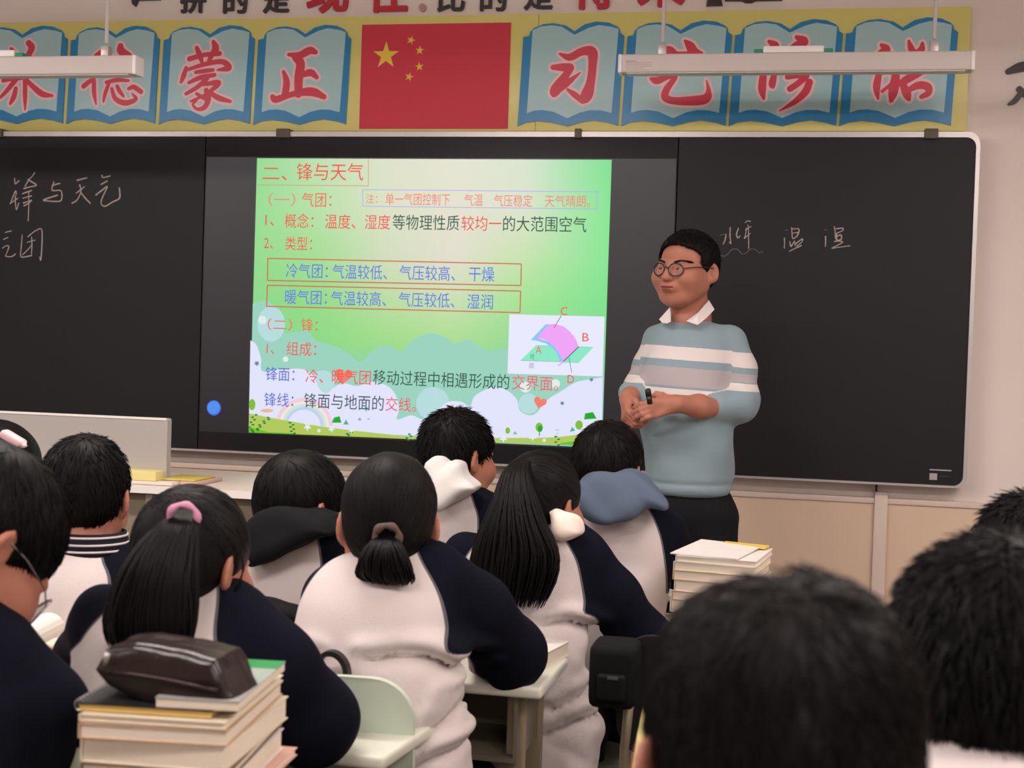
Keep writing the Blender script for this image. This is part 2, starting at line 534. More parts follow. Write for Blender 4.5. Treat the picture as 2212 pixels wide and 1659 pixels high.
# ------------------------------------------------------------------ interactive display in the middle of the board
sd = thing('interactive_display', 'interactive display in the middle of the blackboard showing a green lesson slide', 'display', (0, 0, bz0))
OS = worldly(sd)
m_bezel = mat('display_bezel', (34, 32, 35), 0.4, 0.3)
MB(OS).box((dl, 0.0, bz0), (dr, WY - .02, bz1)).build('bezel', m_bezel, sd, bevel=0.002)
g0, g1 = wp(436, 650, -.002), wp(1458, 500, -.002)
gz1, gz0 = wp(950, 341, -.002)[2], wp(700, 944, -.002)[2]
YS = -.002
m_lcd = mat('lcd_dark', (22, 21, 22), 0.4, 0.25, emit=(46, 43, 45), estr=1.0)
me = bpy.data.meshes.new('screen_glass')                # the dark picture area; its backlight is brighter towards the top
zs_ = np.linspace(gz1, gz0, 9)
me.from_pydata([(x - OS[0], YS - OS[1], z - OS[2]) for z in zs_ for x in (g0[0] + .004, g1[0] - .004)], [], [(2 * k, 2 * k + 2, 2 * k + 3, 2 * k + 1) for k in range(8)])
ca = me.color_attributes.new('picture', 'FLOAT_COLOR', 'POINT')
ca.data.foreach_set('color', [q for k in range(9) for _ in (0, 1) for q in (*(lin(v - 24 * k / 8) for v in (60, 57, 59)), 1.0)])
an = m_lcd.node_tree.nodes.new('ShaderNodeVertexColor'); an.layer_name = 'picture'
m_lcd.node_tree.links.new(an.outputs[0], m_lcd.node_tree.nodes['Principled BSDF'].inputs['Emission Color'])
link('screen_glass', me, m_lcd, sd)
# the slide: a lit picture whose background runs from cream to green
YB = -.0032
def S(px, py):
    q = wp(px, py, YB); return (q[0], q[2])
colx = [557, 700, 850, 1000, 1150, 1322]; rowy = [341, 450, 550, 650, 750, 850, 965]
bg = [[(150, 220, 150), (192, 226, 178), (224, 226, 204), (230, 230, 212), (216, 230, 208), (132, 226, 150)],
      [(155, 222, 150), (188, 226, 172), (222, 226, 198), (230, 227, 208), (222, 228, 204), (138, 231, 150)],
      [(150, 221, 145), (170, 223, 152), (212, 223, 192), (228, 224, 208), (202, 228, 178), (138, 231, 150)],
      [(145, 217, 140), (150, 221, 140), (190, 222, 166), (206, 224, 182), (166, 229, 150), (130, 226, 146)],
      [(140, 216, 150), (143, 219, 133), (160, 221, 138), (172, 223, 145), (150, 216, 150), (140, 216, 150)],
      [(140, 206, 180)] * 6, [(140, 206, 180)] * 6]
sx0, sx1 = (S(557, 341)[0] + S(537, 935)[0]) / 2, (S(1322, 346)[0] + S(1300, 965)[0]) / 2
sz1, sz0 = (S(557, 341)[1] + S(1322, 346)[1]) / 2, (S(537, 935)[1] + S(1300, 965)[1]) / 2
NX, NZ = 30, 24
me = bpy.data.meshes.new('slide')
vv = [(sx0 + (sx1 - sx0) * i / NX - OS[0], YB - OS[1], sz1 + (sz0 - sz1) * j / NZ - OS[2]) for j in range(NZ + 1) for i in range(NX + 1)]
ff = [(j * (NX + 1) + i, (j + 1) * (NX + 1) + i, (j + 1) * (NX + 1) + i + 1, j * (NX + 1) + i + 1) for j in range(NZ) for i in range(NX)]
me.from_pydata(vv, [], ff)
ca = me.color_attributes.new('picture', 'FLOAT_COLOR', 'POINT')
BG = np.array(bg, float); cu_ = (np.array(colx) - 557) / 765.; rv_ = (np.array(rowy) - 341) / 610.; rv_ = rv_ / rv_[-1]
cols = []
for j in range(NZ + 1):
    for i in range(NX + 1):
        u, v = i / NX, j / NZ
        row = [[np.interp(u, cu_, BG[r, :, c]) for c in range(3)] for r in range(7)]
        c = [np.interp(v, rv_, [row[r][k] for r in range(7)]) for k in range(3)]
        cols += [lin(c[0]), lin(c[1]), lin(c[2]), 1.0]
ca.data.foreach_set('color', cols)
m_slide = glow('slide_picture', (200, 220, 180), 1.0)
an = m_slide.node_tree.nodes.new('ShaderNodeVertexColor'); an.layer_name = 'picture'
m_slide.node_tree.links.new(an.outputs[0], m_slide.node_tree.nodes['Emission'].inputs[0])
slide = link('slide', me, m_slide, sd)
_layer = [YB]
def lit(name, polys, col, px=True):
    _layer[0] -= .00012
    return flat(name, [[S(*p) for p in q] for q in polys] if px else polys, glow('lit_%02x%02x%02x' % col, col), slide, OS, y=_layer[0])
def lits(name, polys, col):
    for q in polys:
        lit(name, [q], col)
def el(cx, cy, rx, ry=None, n=24, a0=0, a1=2 * math.pi):
    return ellipse(cx, cy, rx, ry if ry else rx, n, a0, a1)
def curve2(pts, k=6):
    return [tuple(p) for p in smooth_path([(a, b, 0) for a, b in pts], k)]
def xy(L): return [(p[0], p[1]) for p in L]
lits('cloud_picture', [xy(curve2([(546, 655), (575, 650), (596, 668), (609, 700), (612, 719), (640, 717), (664, 713), (683, 735), (722, 747), (752, 763), (778, 781), (809, 754), (838, 746), (866, 760), (882, 742), (903, 728), (932, 720), (961, 728), (983, 742), (1012, 733), (1037, 749), (1062, 758), (1099, 756), (1200, 790), (1304, 800)], 4)) + [(1300, 940), (540, 925)]], (156, 212, 192))
lits('cloud_picture', [el(935, 872, 36), el(697, 826, 26), el(1142, 872, 22), el(586, 700, 30, 38)], (184, 221, 222))
lits('cloud_picture', [xy(curve2([(541, 735), (554, 745), (564, 775), (567, 802), (610, 798), (652, 797), (676, 810), (690, 840), (706, 850), (722, 836), (744, 828), (772, 834), (802, 825), (838, 834), (856, 856), (862, 884), (858, 906), (889, 897), (917, 906), (947, 884), (968, 868), (997, 868), (1015, 878), (1026, 855), (1062, 837), (1091, 841), (1116, 862), (1124, 888), (1153, 896), (1185, 862), (1214, 844), (1243, 826), (1279, 819), (1302, 815)], 4)) + [(1299.5, 955), (1100, 950), (537.5, 926)]], (226, 229, 252))
lits('cloud_picture', [el(567, 691, 9), el(617, 776, 6), el(1135, 836, 12), el(1200, 829, 10)], (222, 238, 232))
for r0, r1, c in ((62, 54, (240, 206, 222)), (54, 48, (240, 232, 220)), (48, 42, (204, 228, 216)), (42, 36, (192, 208, 240))):
    lit('rainbow_picture', [el(657, 921, r0, r0, 24, math.pi, 2 * math.pi + .13) + el(657, 921, r1, r1, 24, math.pi, 2 * math.pi + .13)[::-1]], c)
lit('grass_picture', [xy(curve2([(538.5, 893), (600, 905), (700, 922), (800, 934), (920, 945), (1060, 946), (1180, 945), (1245, 939), (1301, 926)], 4)) + [(1300, 964), (920, 949.5), (538, 934)]], (178, 203, 92))
lit('grass_picture', [[(538, 922), (580, 933), (640, 936), (640, 938), (537.6, 934.4)], [(1210, 957), (1262, 950), (1300, 952), (1300, 964), (1210, 960.5)]], (112, 192, 44))
lits('tree_picture', [el(545, 874, 7, 12), el(1165, 923, 8, 10), el(1251, 918, 8, 10), el(1097, 930, 5, 7)], (128, 190, 60))
lits('tree_picture', [[(717, 913), (722, 902), (734, 899), (738, 913)], [(1262, 906), (1264, 893), (1281, 890), (1289, 904)], el(1167, 926, 5, 7), [(1164.5, 932), (1166.5, 932), (1166.5, 942), (1164.5, 942)]], (40, 170, 52))
lits('tree_picture', [[(742, 917), (748, 906), (754, 917)], [(1231, 933), (1236, 922), (1243, 930)], [(788, 880), (795, 880), (791.5, 890)]], (88, 176, 158))
lits('tree_picture', [[(1108, 938), (1113, 931), (1118, 938)], [(773, 905), (778, 902), (782, 907), (777, 909)], [(793, 903), (798, 904), (802, 900), (797, 907)], [(1199, 926), (1204, 929), (1209, 926), (1204, 931)], [(1200, 934), (1204, 937), (1208, 933), (1204, 939)]], (150, 176, 180))
leaf = []
for x0, y0, x1, y1, nn in ((541, 928, 551, 896, 7), (560, 922, 583, 902, 6), (634, 936, 630, 913, 6), (751, 940, 757, 934, 3), (880, 950, 888, 938, 4), (545, 934, 560, 926, 4), (1204, 961, 1204, 943, 4)):
    for k in range(nn):
        t = k / (nn - 1)
        leaf.append(el(x0 + (x1 - x0) * t + (-3 if k % 2 else 3), y0 + (y1 - y0) * t, 3.4, 1.9, 8))
for k_, nn in zip(np.cumsum([0, 7, 6, 6, 3, 4, 4]), (7, 6, 6, 3, 4, 4, 4)):
    lit('plant_picture', leaf[k_:k_ + nn], (44, 128, 58))
fl = [star(x, y, r) for x, y, r in ((665, 922, 10), (690, 930, 6), (717, 926, 9), (760, 930, 7), (916, 942, 6), (1088, 947, 10), (1151, 944, 10), (1176, 951, 6))]
lits('flower_picture', [[(p[0], p[1]) for p in s] for s in fl], (232, 236, 240))
lits('cloud_picture', [el(578, 887, 14, 4)], (240, 184, 140))
def heart(cx, cy, r, rot=0):
    o = []
    for t in np.linspace(0, 2 * math.pi, 30, endpoint=False):
        x = 16 * math.sin(t) ** 3; y = -(13 * math.cos(t) - 5 * math.cos(2 * t) - 2 * math.cos(3 * t) - math.cos(4 * t))
        c, s = math.cos(rot), math.sin(rot)
        o.append((cx + r * (c * x - s * y) / 16, cy + r * (s * x + c * y) / 16))
    return o
lits('heart_picture', [heart(743, 812, 19, .1), heart(1167, 869, 14, .3)], (244, 128, 112))
lits('star_picture', [star(556, 785, 6, 0, .6), star(1278, 820, 5, 0, .6), star(1215, 871, 5, 0, .6)], (112, 140, 150))
# inset diagram
lit('diagram_picture', [[(1101, 679), (1306.5, 684), (1302, 813), (1097, 807)]], (232, 235, 254))
def D(L): return [(1080 + a / 7.542, 640 + b / 7.542) for a, b in L]
lit('diagram_picture', [D([(340, 1045), (590, 800), (1525, 830), (1290, 1080)])], (142, 234, 198))
lit('diagram_picture', [D([(510, 710), (745, 460), (830, 452), (640, 690), (800, 740), (900, 830), (985, 950), (1040, 1060), (985, 1080), (955, 990), (915, 910), (850, 830), (740, 765), (620, 728)])], (142, 200, 248))
lit('diagram_picture', [D([(610, 685), (700, 570), (800, 462), (900, 450), (1040, 490), (1150, 580), (1230, 680), (1288, 822), (1040, 1062), (985, 950), (900, 830), (800, 740), (700, 695)])], (240, 166, 246))
def ln(a, b, w):
    a = np.array(a, float); b = np.array(b, float); t = (b - a) / np.linalg.norm(b - a); nn = np.array([-t[1], t[0]]) * w / 2
    return [tuple(a + nn), tuple(b + nn), tuple(b - nn), tuple(a - nn)]
lit('diagram_line', [ln(*D([(1288, 822), (1040, 1062)]), 1.6), ln(*D([(1005, 315), (885, 515)]), 1.2), ln(*D([(1130, 1000), (1175, 1250)]), 1.0)], (62, 50, 80))
lit('diagram_line', [ln(*D([(345, 1047), (980, 1066)]), .8), ln(*D([(590, 800), (830, 812)]), .6), ln(*D([(1290, 822), (1520, 832)]), .6), ln(*D([(1030, 1075), (1290, 1080)]), .6)], (110, 150, 150))
lit('diagram_line', [ln(*D([(1040, 1070), (950, 1130)]), 2.5)], (232, 160, 232))
# ruled boxes
def box4(q, w):
    return [ln(q[i], q[(i + 1) % 4], w) for i in range(4)]
lit('text_box', box4([(557.5, 343), (797, 344.5), (797, 402), (556, 400)], 1.2)[1:3], (214, 136, 118))
lit('text_box', box4([(580, 558.5), (1127, 570.5), (1126, 617), (579, 606)], 2.3) + box4([(579, 616.5), (1125.5, 629), (1124, 675.5), (577.5, 662)], 2.3), (216, 98, 78))
lit('text_box', box4([(785, 410), (1291.5, 415), (1290, 452), (785, 446)], 1.5), (168, 178, 238))
RED, BLU, DRK, VIO, SOFT = (240, 92, 88), (104, 122, 226), (58, 92, 80), (104, 106, 216), (240, 136, 124)
TXT = [('二、', 567, 620, 376, 376, 27, RED), ('锋与天气', 641, 785, 371, 371, 37, RED), ('（一）', 580, 638, 431, 431, 28, SOFT), ('气团：', 652, 716, 431, 432, 31, (238, 110, 92)),
       ('注：', 790, 815, 429, 429, 20, SOFT), ('单一气团控制下', 833, 972, 430, 431, 25, SOFT), ('气温', 1003, 1043, 432, 432, 25, SOFT), ('气压稳定', 1067, 1150, 433, 434, 25, SOFT), ('天气晴朗。', 1177, 1275, 434, 435, 25, SOFT),
       ('1、', 573, 592, 476, 476, 24, RED), ('概念：', 615, 677, 477, 477, 31, RED), ('温度、', 702, 768, 478, 479, 31, RED), ('湿度', 788, 843, 479, 480, 31, RED), ('等物理性质', 848, 992, 480, 481, 32, DRK),
       ('较均一', 997, 1083, 482, 483, 31, RED), ('的大范围空气', 1087, 1267, 483, 485, 32, DRK), ('2、', 570, 590, 526, 526, 24, RED), ('类型：', 616, 674, 526, 526, 29, RED),
       ('冷气团：', 618, 708, 584, 586, 31, BLU), ('气温较低、', 718, 836, 586, 589, 31, BLU), ('气压较高、', 863, 983, 589, 591, 31, BLU), ('干燥', 1013, 1068, 592, 593, 31, BLU),
       ('暖气团：', 616, 706, 641, 643, 31, BLU), ('气温较高、', 715, 834, 644, 646, 31, BLU), ('气压较低、', 861, 982, 647, 649, 31, BLU), ('湿润', 1009, 1065, 651, 652, 31, BLU),
       ('（二）', 578, 631, 701, 701, 25, (240, 104, 84)), ('锋：', 651, 686, 702, 702, 28, (240, 104, 84)), ('1、', 576, 592, 754, 754, 22, RED), ('组成：', 619, 683, 753, 754, 30, RED),
       ('锋面：', 574, 636, 807, 809, 30, VIO), ('冷、', 660, 698, 812, 813, 30, RED), ('暖气团', 717, 801, 814, 815, 31, RED), ('移动过程中相遇形成的', 806, 1100, 816, 824, 32, DRK), ('交界面。', 1106, 1206, 826, 829, 31, (238, 100, 118)),
       ('锋线：', 571, 634, 863, 864, 30, VIO), ('锋面与地面的', 657, 829, 866, 870, 32, (70, 82, 98)), ('交线。', 833, 899, 873, 874, 30, (240, 92, 104)),
       ('地', 1144.5, 1154.5, 770, 770, 12, (84, 150, 140)), ('面', 1142.5, 1153.5, 790, 790, 11, (160, 160, 178)),
       ('A', 1157, 1170, 756, 756, 15, RED), ('B', 1258, 1272, 728.5, 728.5, 17, RED), ('C', 1211, 1226, 672, 672, 17, RED), ('D', 1226, 1240, 819, 819, 17, RED)]
_layer[0] -= .0003
for s, xa, xb, ya, yb, h, c in TXT:
    p0, p1 = wp(xa, ya, _layer[0]), wp(xb, yb, _layer[0])
    text_on('slide_text', s, p0, p1, h * .00186 * 0.985, _layer[0], glow('lit_%02x%02x%02x' % c, c), slide, OS)
    _layer[0] -= .000005
q = wp(462, 881, YB); r_ = .0305
flat('menu_button', [ellipse(q[0], q[2], r_, r_)], glow('lit_button_rim', (72, 110, 224)), sd, OS, y=YB)
flat('menu_button', [ellipse(q[0] - .001, q[2] + .001, r_ * .84, r_ * .84)], glow('lit_button', (86, 146, 240)), sd, OS, y=YB - .0002)

# ------------------------------------------------------------------ banner above the board
m_yel = mat('banner_yellow', (226, 216, 128), 0.3, 0.4, var=0.06, scale=2.5)
m_cov = mat('book_blue', (36, 134, 190), 0.3, 0.4)
m_page = mat('page_blue', (172, 208, 212), 0.3, 0.4, var=0.02, scale=3)
m_ink = mat('character_red', (214, 62, 84), 0.35, 0.4)
m_halo = mat('character_rim', (244, 206, 208), 0.35, 0.4)
YN = WY - .022
bn = thing('wall_banner', 'long yellow banner with blue open books and red characters above the blackboard', 'banner', (0, WY, 2.3))
ON = worldly(bn)
nz0 = wp(1000, 283, YN)[2]; nz1 = wp(1000, 32, YN)[2]; nx1 = wp(2092, 160, YN)[0]; nx0 = -nx1 - .25
MB(ON).box((nx0, YN, nz0), (nx1, WY - .001, nz1)).build('backing_panel', m_yel, bn, bevel=.002)
sm = wp(1160, 160, YN)
MB(ON).box((sm[0] - .0012, YN - .0006, nz0 + .001), (sm[0] + .0012, YN + .002, nz1 - .001)).build('panel_seam', mat('seam', (168, 158, 100), .5), bn)
COVER = [(0.0, 1.0), (.08, .965), (.20, .95), (.33, .965), (.485, 1.0), (.63, .96), (.74, .945), (.87, .965), (.97, .995), (1.0, .14), (.965, .115), (.955, .075), (.93, .05), (.85, .012), (.73, 0.0), (.62, .025), (.525, .09), (.44, .035), (.32, .01), (.22, .018), (.13, .055), (.10, .085), (.085, .13), (.03, .14)]
PAGE = [(.088, .875), (.16, .85), (.24, .845), (.34, .86), (.485, .925), (.60, .87), (.70, .848), (.80, .85), (.905, .875), (.945, .075), (.88, .055), (.76, .035), (.66, .06), (.525, .125), (.40, .045), (.30, .03), (.20, .04), (.118, .075)]
BOOKS = [(-58, 145, 57, 268), (147, 344, 57, 268), (347, 549, 56, 269), (551, 757, 55, 270), (1122, 1346, 48, 273), (1346, 1579, 46, 273), (1578, 1818, 43, 273), (1817, 2066, 39, 273)]
k1 = 2.765
def C1(*s): return [[(x / k1, y / k1, w / k1) for x, y, w in L] for L in s]
def C2(*s): return [[(700 + x / k1, y / k1, w / k1) for x, y, w in L] for L in s]
def C3(*s): return [[(1412 + x / k1, y / k1, w / k1) for x, y, w in L] for L in s]
CH = [
 C1([(68, 292, 20), (80, 315, 34), (95, 335, 40)], [(172, 258, 34), (190, 285, 38), (165, 335, 30)], [(20, 350, 20), (190, 345, 22)], [(95, 340, 28), (90, 440, 22)], [(-20, 400, 20), (200, 392, 24)], [(20, 480, 25), (70, 472, 22), (125, 465, 26)], [(95, 475, 30), (55, 525, 26), (15, 570, 20), (-25, 605, 8)], [(150, 470, 25), (190, 510, 28), (250, 560, 34), (312, 572, 16)], [(150, 480, 26), (150, 580, 26), (150, 655, 10)], [(95, 530, 24), (82, 580, 30), (62, 618, 18)]),
 C1([(555, 360, 20), (575, 335, 28), (605, 312, 30)], [(720, 275, 32), (725, 305, 44), (775, 330, 26)], [(640, 348, 20), (780, 338, 20)], [(530, 430, 16), (590, 380, 22)], [(640, 400, 90), (760, 400, 60)], [(500, 515, 28), (530, 490, 26), (560, 472, 16)], [(562, 475, 22), (562, 550, 26), (574, 622, 10)], [(636, 492, 20), (700, 478, 22), (768, 482, 16)], [(650, 500, 20), (628, 560, 22), (618, 608, 12)], [(668, 530, 18), (690, 590, 26), (750, 615, 30), (812, 592, 22), (790, 560, 10)], [(700, 515, 20), (715, 545, 24), (738, 575, 14)], [(768, 530, 18), (800, 520, 26), (842, 548, 26)]),
 C1([(1175, 285, 22), (1190, 322, 30), (1205, 365, 22)], [(1132, 352, 28), (1220, 328, 24), (1312, 320, 26)], [(1275, 250, 22), (1288, 290, 40), (1262, 335, 28), (1240, 378, 16)], [(1112, 405, 20), (1098, 450, 28), (1082, 490, 18)], [(1110, 420, 18), (1220, 385, 24), (1325, 368, 28), (1366, 405, 34), (1300, 418, 12)], [(1170, 432, 20), (1220, 424, 24), (1272, 418, 20)], [(1128, 494, 18), (1200, 462, 26), (1282, 448, 22)], [(1235, 470, 26), (1180, 520, 24), (1112, 560, 20)], [(1215, 505, 18), (1305, 495, 30), (1235, 560, 18), (1140, 605, 14)], [(1232, 540, 28), (1245, 590, 30), (1222, 640, 28), (1180, 652, 18), (1152, 625, 14), (1175, 600, 12)], [(1250, 550, 20), (1305, 585, 30), (1375, 606, 18)], [(1175, 560, 18), (1222, 590, 20)]),
 C1([(1724, 326, 18), (1790, 330, 36), (1850, 302, 40), (1885, 312, 24)], [(1765, 345, 36), (1795, 380, 48), (1785, 460, 48), (1782, 560, 42)], [(1800, 450, 26), (1855, 434, 38), (1892, 462, 22)], [(1694, 428, 18), (1712, 490, 36), (1702, 570, 38)], [(1628, 578, 26), (1650, 594, 36), (1750, 562, 30), (1860, 548, 46), (1935, 578, 28)]),
 C2([(1408, 322, 12), (1468, 342, 36), (1540, 308, 40), (1600, 312, 52), (1604, 390, 42), (1592, 490, 44), (1568, 570, 60), (1545, 608, 20)], [(1545, 605, 26), (1500, 568, 30), (1455, 535, 14)], [(1368, 402, 26), (1430, 402, 40), (1476, 402, 30), (1440, 455, 40), (1385, 535, 56), (1370, 568, 22)], [(1380, 545, 40), (1450, 498, 34), (1530, 434, 6)]),
 C3([(70, 290, 12), (95, 298, 36), (125, 312, 24)], [(188, 244, 14), (218, 275, 42), (240, 310, 46), (280, 318, 20)], [(55, 318, 18), (170, 320, 20), (285, 318, 18)], [(90, 400, 30), (200, 392, 30)], [(-15, 470, 16), (20, 482, 36), (80, 462, 24), (130, 458, 22), (80, 530, 34), (68, 580, 36), (120, 602, 36), (230, 602, 46), (310, 590, 46), (328, 545, 24), (316, 480, 6)]),
 C3([(690, 248, 18), (725, 275, 40), (690, 305, 28), (640, 400, 26)], [(655, 440, 34), (648, 530, 38), (658, 590, 12)], [(722, 440, 26), (708, 500, 34), (714, 522, 12)], [(855, 222, 20), (895, 250, 46), (835, 288, 40), (798, 320, 18)], [(870, 300, 30), (830, 380, 30), (760, 420, 14)], [(800, 460, 26), (860, 452, 26), (912, 452, 30), (860, 500, 30), (815, 530, 30)], [(930, 492, 34), (905, 550, 36), (840, 610, 26), (752, 662, 6)]),
 C3([(1360, 268, 16), (1388, 296, 40), (1348, 322, 24), (1420, 315, 14)], [(1345, 440, 28), (1332, 520, 34), (1340, 590, 10)], [(1350, 430, 30), (1440, 430, 34), (1432, 540, 46), (1418, 602, 18)], [(1365, 545, 16), (1420, 502, 18)], [(1524, 245, 12), (1538, 290, 30), (1560, 330, 26)], [(1606, 258, 14), (1596, 300, 32), (1550, 320, 20)], [(1610, 432, 20), (1520, 470, 38), (1474, 500, 26)], [(1482, 490, 26), (1510, 555, 40), (1524, 592, 20)], [(1510, 545, 22), (1580, 510, 36), (1636, 518, 36), (1640, 555, 30), (1600, 578, 22)]),
]
for (xa, xb, ya, yb), st in zip(BOOKS, CH):
    a, b = wp(xa, (ya + yb) / 2, YN), wp(xb, (ya + yb) / 2, YN)
    zt, zb = wp((xa + xb) / 2, ya, YN)[2], wp((xa + xb) / 2, yb, YN)[2]
    def U(L): return [(a[0] + (b[0] - a[0]) * u, zt + (zb - zt) * v) for u, v in L]
    bk = MB(ON).prism([(x, YN, z) for x, z in U(COVER)], (0, -.006, 0)).build('book_emblem', m_cov, bn)
    MB(ON).prism([(x, YN - .006, z) for x, z in U(PAGE)], (0, -.0012, 0)).build('page', m_page, bk)
    def f(px, py):
        q = wp(px, py, YN - .0078); return (q[0], q[2])
    flat('character_rim', strokes2d(st, f, grow=9.0), m_halo, bk, ON, y=YN - .0078)
    flat('character', strokes2d(st, f), m_ink, bk, ON, y=YN - .0084)

# flag
m_red = mat('flag_red', (212, 58, 78), 0.5, 0.3, var=0.03, scale=6)
m_star = mat('flag_star', (240, 206, 80), 0.5, 0.3)
YF = YN - .004
fg = thing('flag', 'red flag with five yellow stars in the middle of the yellow banner', 'flag', (0, WY, 2.4))
OF = worldly(fg)
fx0, fx1 = (wp(782, 52, YF)[0] + wp(776, 278, YF)[0]) / 2, (wp(1104, 50, YF)[0] + wp(1096, 278, YF)[0]) / 2
fz0, fz1 = wp(936, 278, YF)[2], wp(943, 51, YF)[2]
MB(OF).box((fx0, YF, fz0), (fx1, YN - .0002, fz1)).build('cloth', m_red, fg)
for (px, py, r, rot) in ((834, 120, 30, 0), (888, 87, 10, .3), (907, 109, 10, .05), (906, 144, 10, -.1), (884, 166, 10, .25)):
    q = wp(px, py, YF)
    pts = star(q[0], q[2], r * .00186 * 0.99, rot)
    MB(OF).prism([(x, YF, z) for x, z in pts], (0, -.0015, 0)).build('star', m_star, fg)

# cut-out slogan characters above the banner (only their lower halves are in view)
m_ch = mat('acrylic_dark', (58, 50, 52), 0.4, 0.4)
m_chr = mat('acrylic_red', (190, 44, 62), 0.4, 0.4)
SL = [('拼', 388, 443, 28, 62, m_ch, 'dark cut-out slogan character above the second and third blue books'), ('的', 481, 533, 29, 62, m_ch, 'dark cut-out slogan character nearest the third blue book'),
      ('是', 567, 623, 28, 62, m_ch, 'dark cut-out slogan character above the fourth blue book left of a red one'), ('现', 661, 751, 28, 96, m_chr, 'big red slogan character above the fourth blue book'),
      ('在', 792, 880, 27, 96, m_chr, 'big red slogan character above the left half of the flag'), ('比', 944, 1003, 25, 62, m_ch, 'dark slogan character of two twin halves above the middle of the flag'),
      ('的', 1036, 1094, 24, 62, m_ch, 'dark cut-out slogan character above the right end of the flag'), ('是', 1131, 1193, 21, 62, m_ch, 'dark cut-out slogan character just left of a big red one, right of the flag'),
      ('将', 1231, 1328, 20, 96, m_chr, 'big red slogan character above the book right of the flag'), ('来', 1376, 1478, 15, 96, m_chr, 'big red slogan character partly behind the lamp rod')]
YC = WY - .012
for s, xa, xb, yb_, h, m, lab in SL:
    p0, p1 = wp(xa, yb_, YC), wp(xb, yb_, YC)
    hh = h * .00186
    pol = bold_text(s, .028 if h > 70 else .022)
    P = np.array([q for p in pol for q in p]); l_, h_ = P.min(0), P.max(0)
    mb = MB()
    for p in pol:
        mb.prism([(p0[0] + (q[0] - l_[0]) / (h_[0] - l_[0]) * (p1[0] - p0[0]), YC, (p0[2] + p1[2]) / 2 + (q[1] - l_[1]) / (h_[1] - l_[1]) * hh) for q in p], (0, .011, 0))
    o = mb.build('slogan_character', m)
    tag(o, lab, 'character', 'slogan characters on the front wall')
pc = wp(912, 16, YC)
tag(MB().prism([(x, YC, z) for x, z in ellipse(pc[0], pc[2], .014, .016, 16)], (0, .011, 0)).build('slogan_character', mat('acrylic_pale', (186, 140, 140), .4)), 'small faded pink comma between slogan characters above the flag', 'character', 'slogan characters on the front wall')
def cut(polys, lab, name='wall_decoration', group=None):
    mb = MB()
    for p in polys:
        mb.prism([tuple(wp(x, y, YC)) for x, y in p], (0, .011, 0))
    return tag(mb.build(name, m_ch), lab, 'decoration', group)
cut([[(1532, -22), (1554, -22), (1561, 12), (1526, 13)]], 'dark tapered cut-out ornament right of the red slogan character')
cut([[(1566, -3), (1690, -4), (1690, 1), (1632, 2), (1624, 6), (1610, 6), (1602, 2), (1566, 2)]], 'dark flat bar ornament with a small half disc at the top of the wall')
cut([[(283, -2), (345, -8), (346, 0), (298, 1), (292, 14), (285, 8)]], 'dark hooked ornament at the left end of the slogan')
def wallchar(L, lab):
    def f(px, py):
        q = wp(px, py, YC); return (q[0], q[2])
    mb = MB()
    for p in strokes2d([[(1412 + x / k1, y / k1, w / k1) for x, y, w in s] for s in L], f):
        mb.prism([(a_, YC, b_) for a_, b_ in p], (0, .011, 0))
    return tag(mb.build('wall_character', m_ch), lab, 'character')
wallchar([[(2120, 425, 26), (2190, 400, 44), (2260, 390, 40), (2330, 395, 40)], [(2185, 530, 26), (2196, 550, 26), (2160, 600, 26), (2124, 620, 12)], [(2200, 540, 22), (2260, 590, 34), (2330, 615, 26)]], 'black brush character on the bare wall right of the banner')
# ------------------------------------------------------------------ implicit-surface modelling (bodies, clothes, hair)
def nrm(v):
    v = np.asarray(v, float); return v / (np.linalg.norm(v) + 1e-12)
def rc(p, a, b, ra, rb):
    a = np.asarray(a, float); ba = np.asarray(b, float) - a
    q = p - a
    t = np.clip(q @ ba / (ba @ ba + 1e-12), 0, 1)
    e = q - t[:, None] * ba
    return np.sqrt((e * e).sum(1)) - (ra + (rb - ra) * t)
def ell(p, c, r, R=None):
    q = p - np.asarray(c, float)
    if R is not None: q = q @ R
    r = np.asarray(r, float)
    k0 = np.sqrt(((q / r) ** 2).sum(1)); k1 = np.sqrt(((q / (r * r)) ** 2).sum(1))
    return k0 * (k0 - 1.0) / (k1 + 1e-9)
def smin(a, b, k):
    h = np.maximum(k - np.abs(a - b), 0) / k
    return np.minimum(a, b) - h * h * k * 0.25
def smax(a, b, k): return -smin(-a, -b, k)
def chain(p, pts, k=0.03):
    d = None
    for (a, ra), (b, rb) in zip(pts[:-1], pts[1:]):
        e = rc(p, a, b, ra, rb)
        d = e if d is None else smin(d, e, k)
    return d
class Loft:
    """stack of horizontal elliptic sections (z, cx, cy, a, b)"""
    def __init__(self, secs, power=2.3):
        secs = sorted(secs)
        D = np.array(smooth_path(secs, 6)); D = D[np.argsort(D[:, 0])]
        self.D, self.pw = D, power
    def __call__(self, p, grow=0.0):
        D = self.D; z = np.clip(p[:, 2], D[0, 0], D[-1, 0])
        cx, cy, a, b = (np.interp(z, D[:, 0], D[:, i]) for i in (1, 2, 3, 4))
        a = np.maximum(a + grow, .01); b = np.maximum(b + grow, .01)
        k = ((np.abs(p[:, 0] - cx) / a) ** self.pw + (np.abs(p[:, 1] - cy) / b) ** self.pw) ** (1 / self.pw)
        side = (k - 1) * np.minimum(a, b) * 0.9
        cap = np.maximum(D[0, 0] - grow - p[:, 2], p[:, 2] - D[-1, 0] - grow)
        return smax(side, cap, 0.03)
def rotz(a):
    c, s = math.cos(a), math.sin(a); return np.array([[c, -s, 0], [s, c, 0], [0, 0, 1.0]])
def rotx(a):
    c, s = math.cos(a), math.sin(a); return np.array([[1.0, 0, 0], [0, c, -s], [0, s, c]])
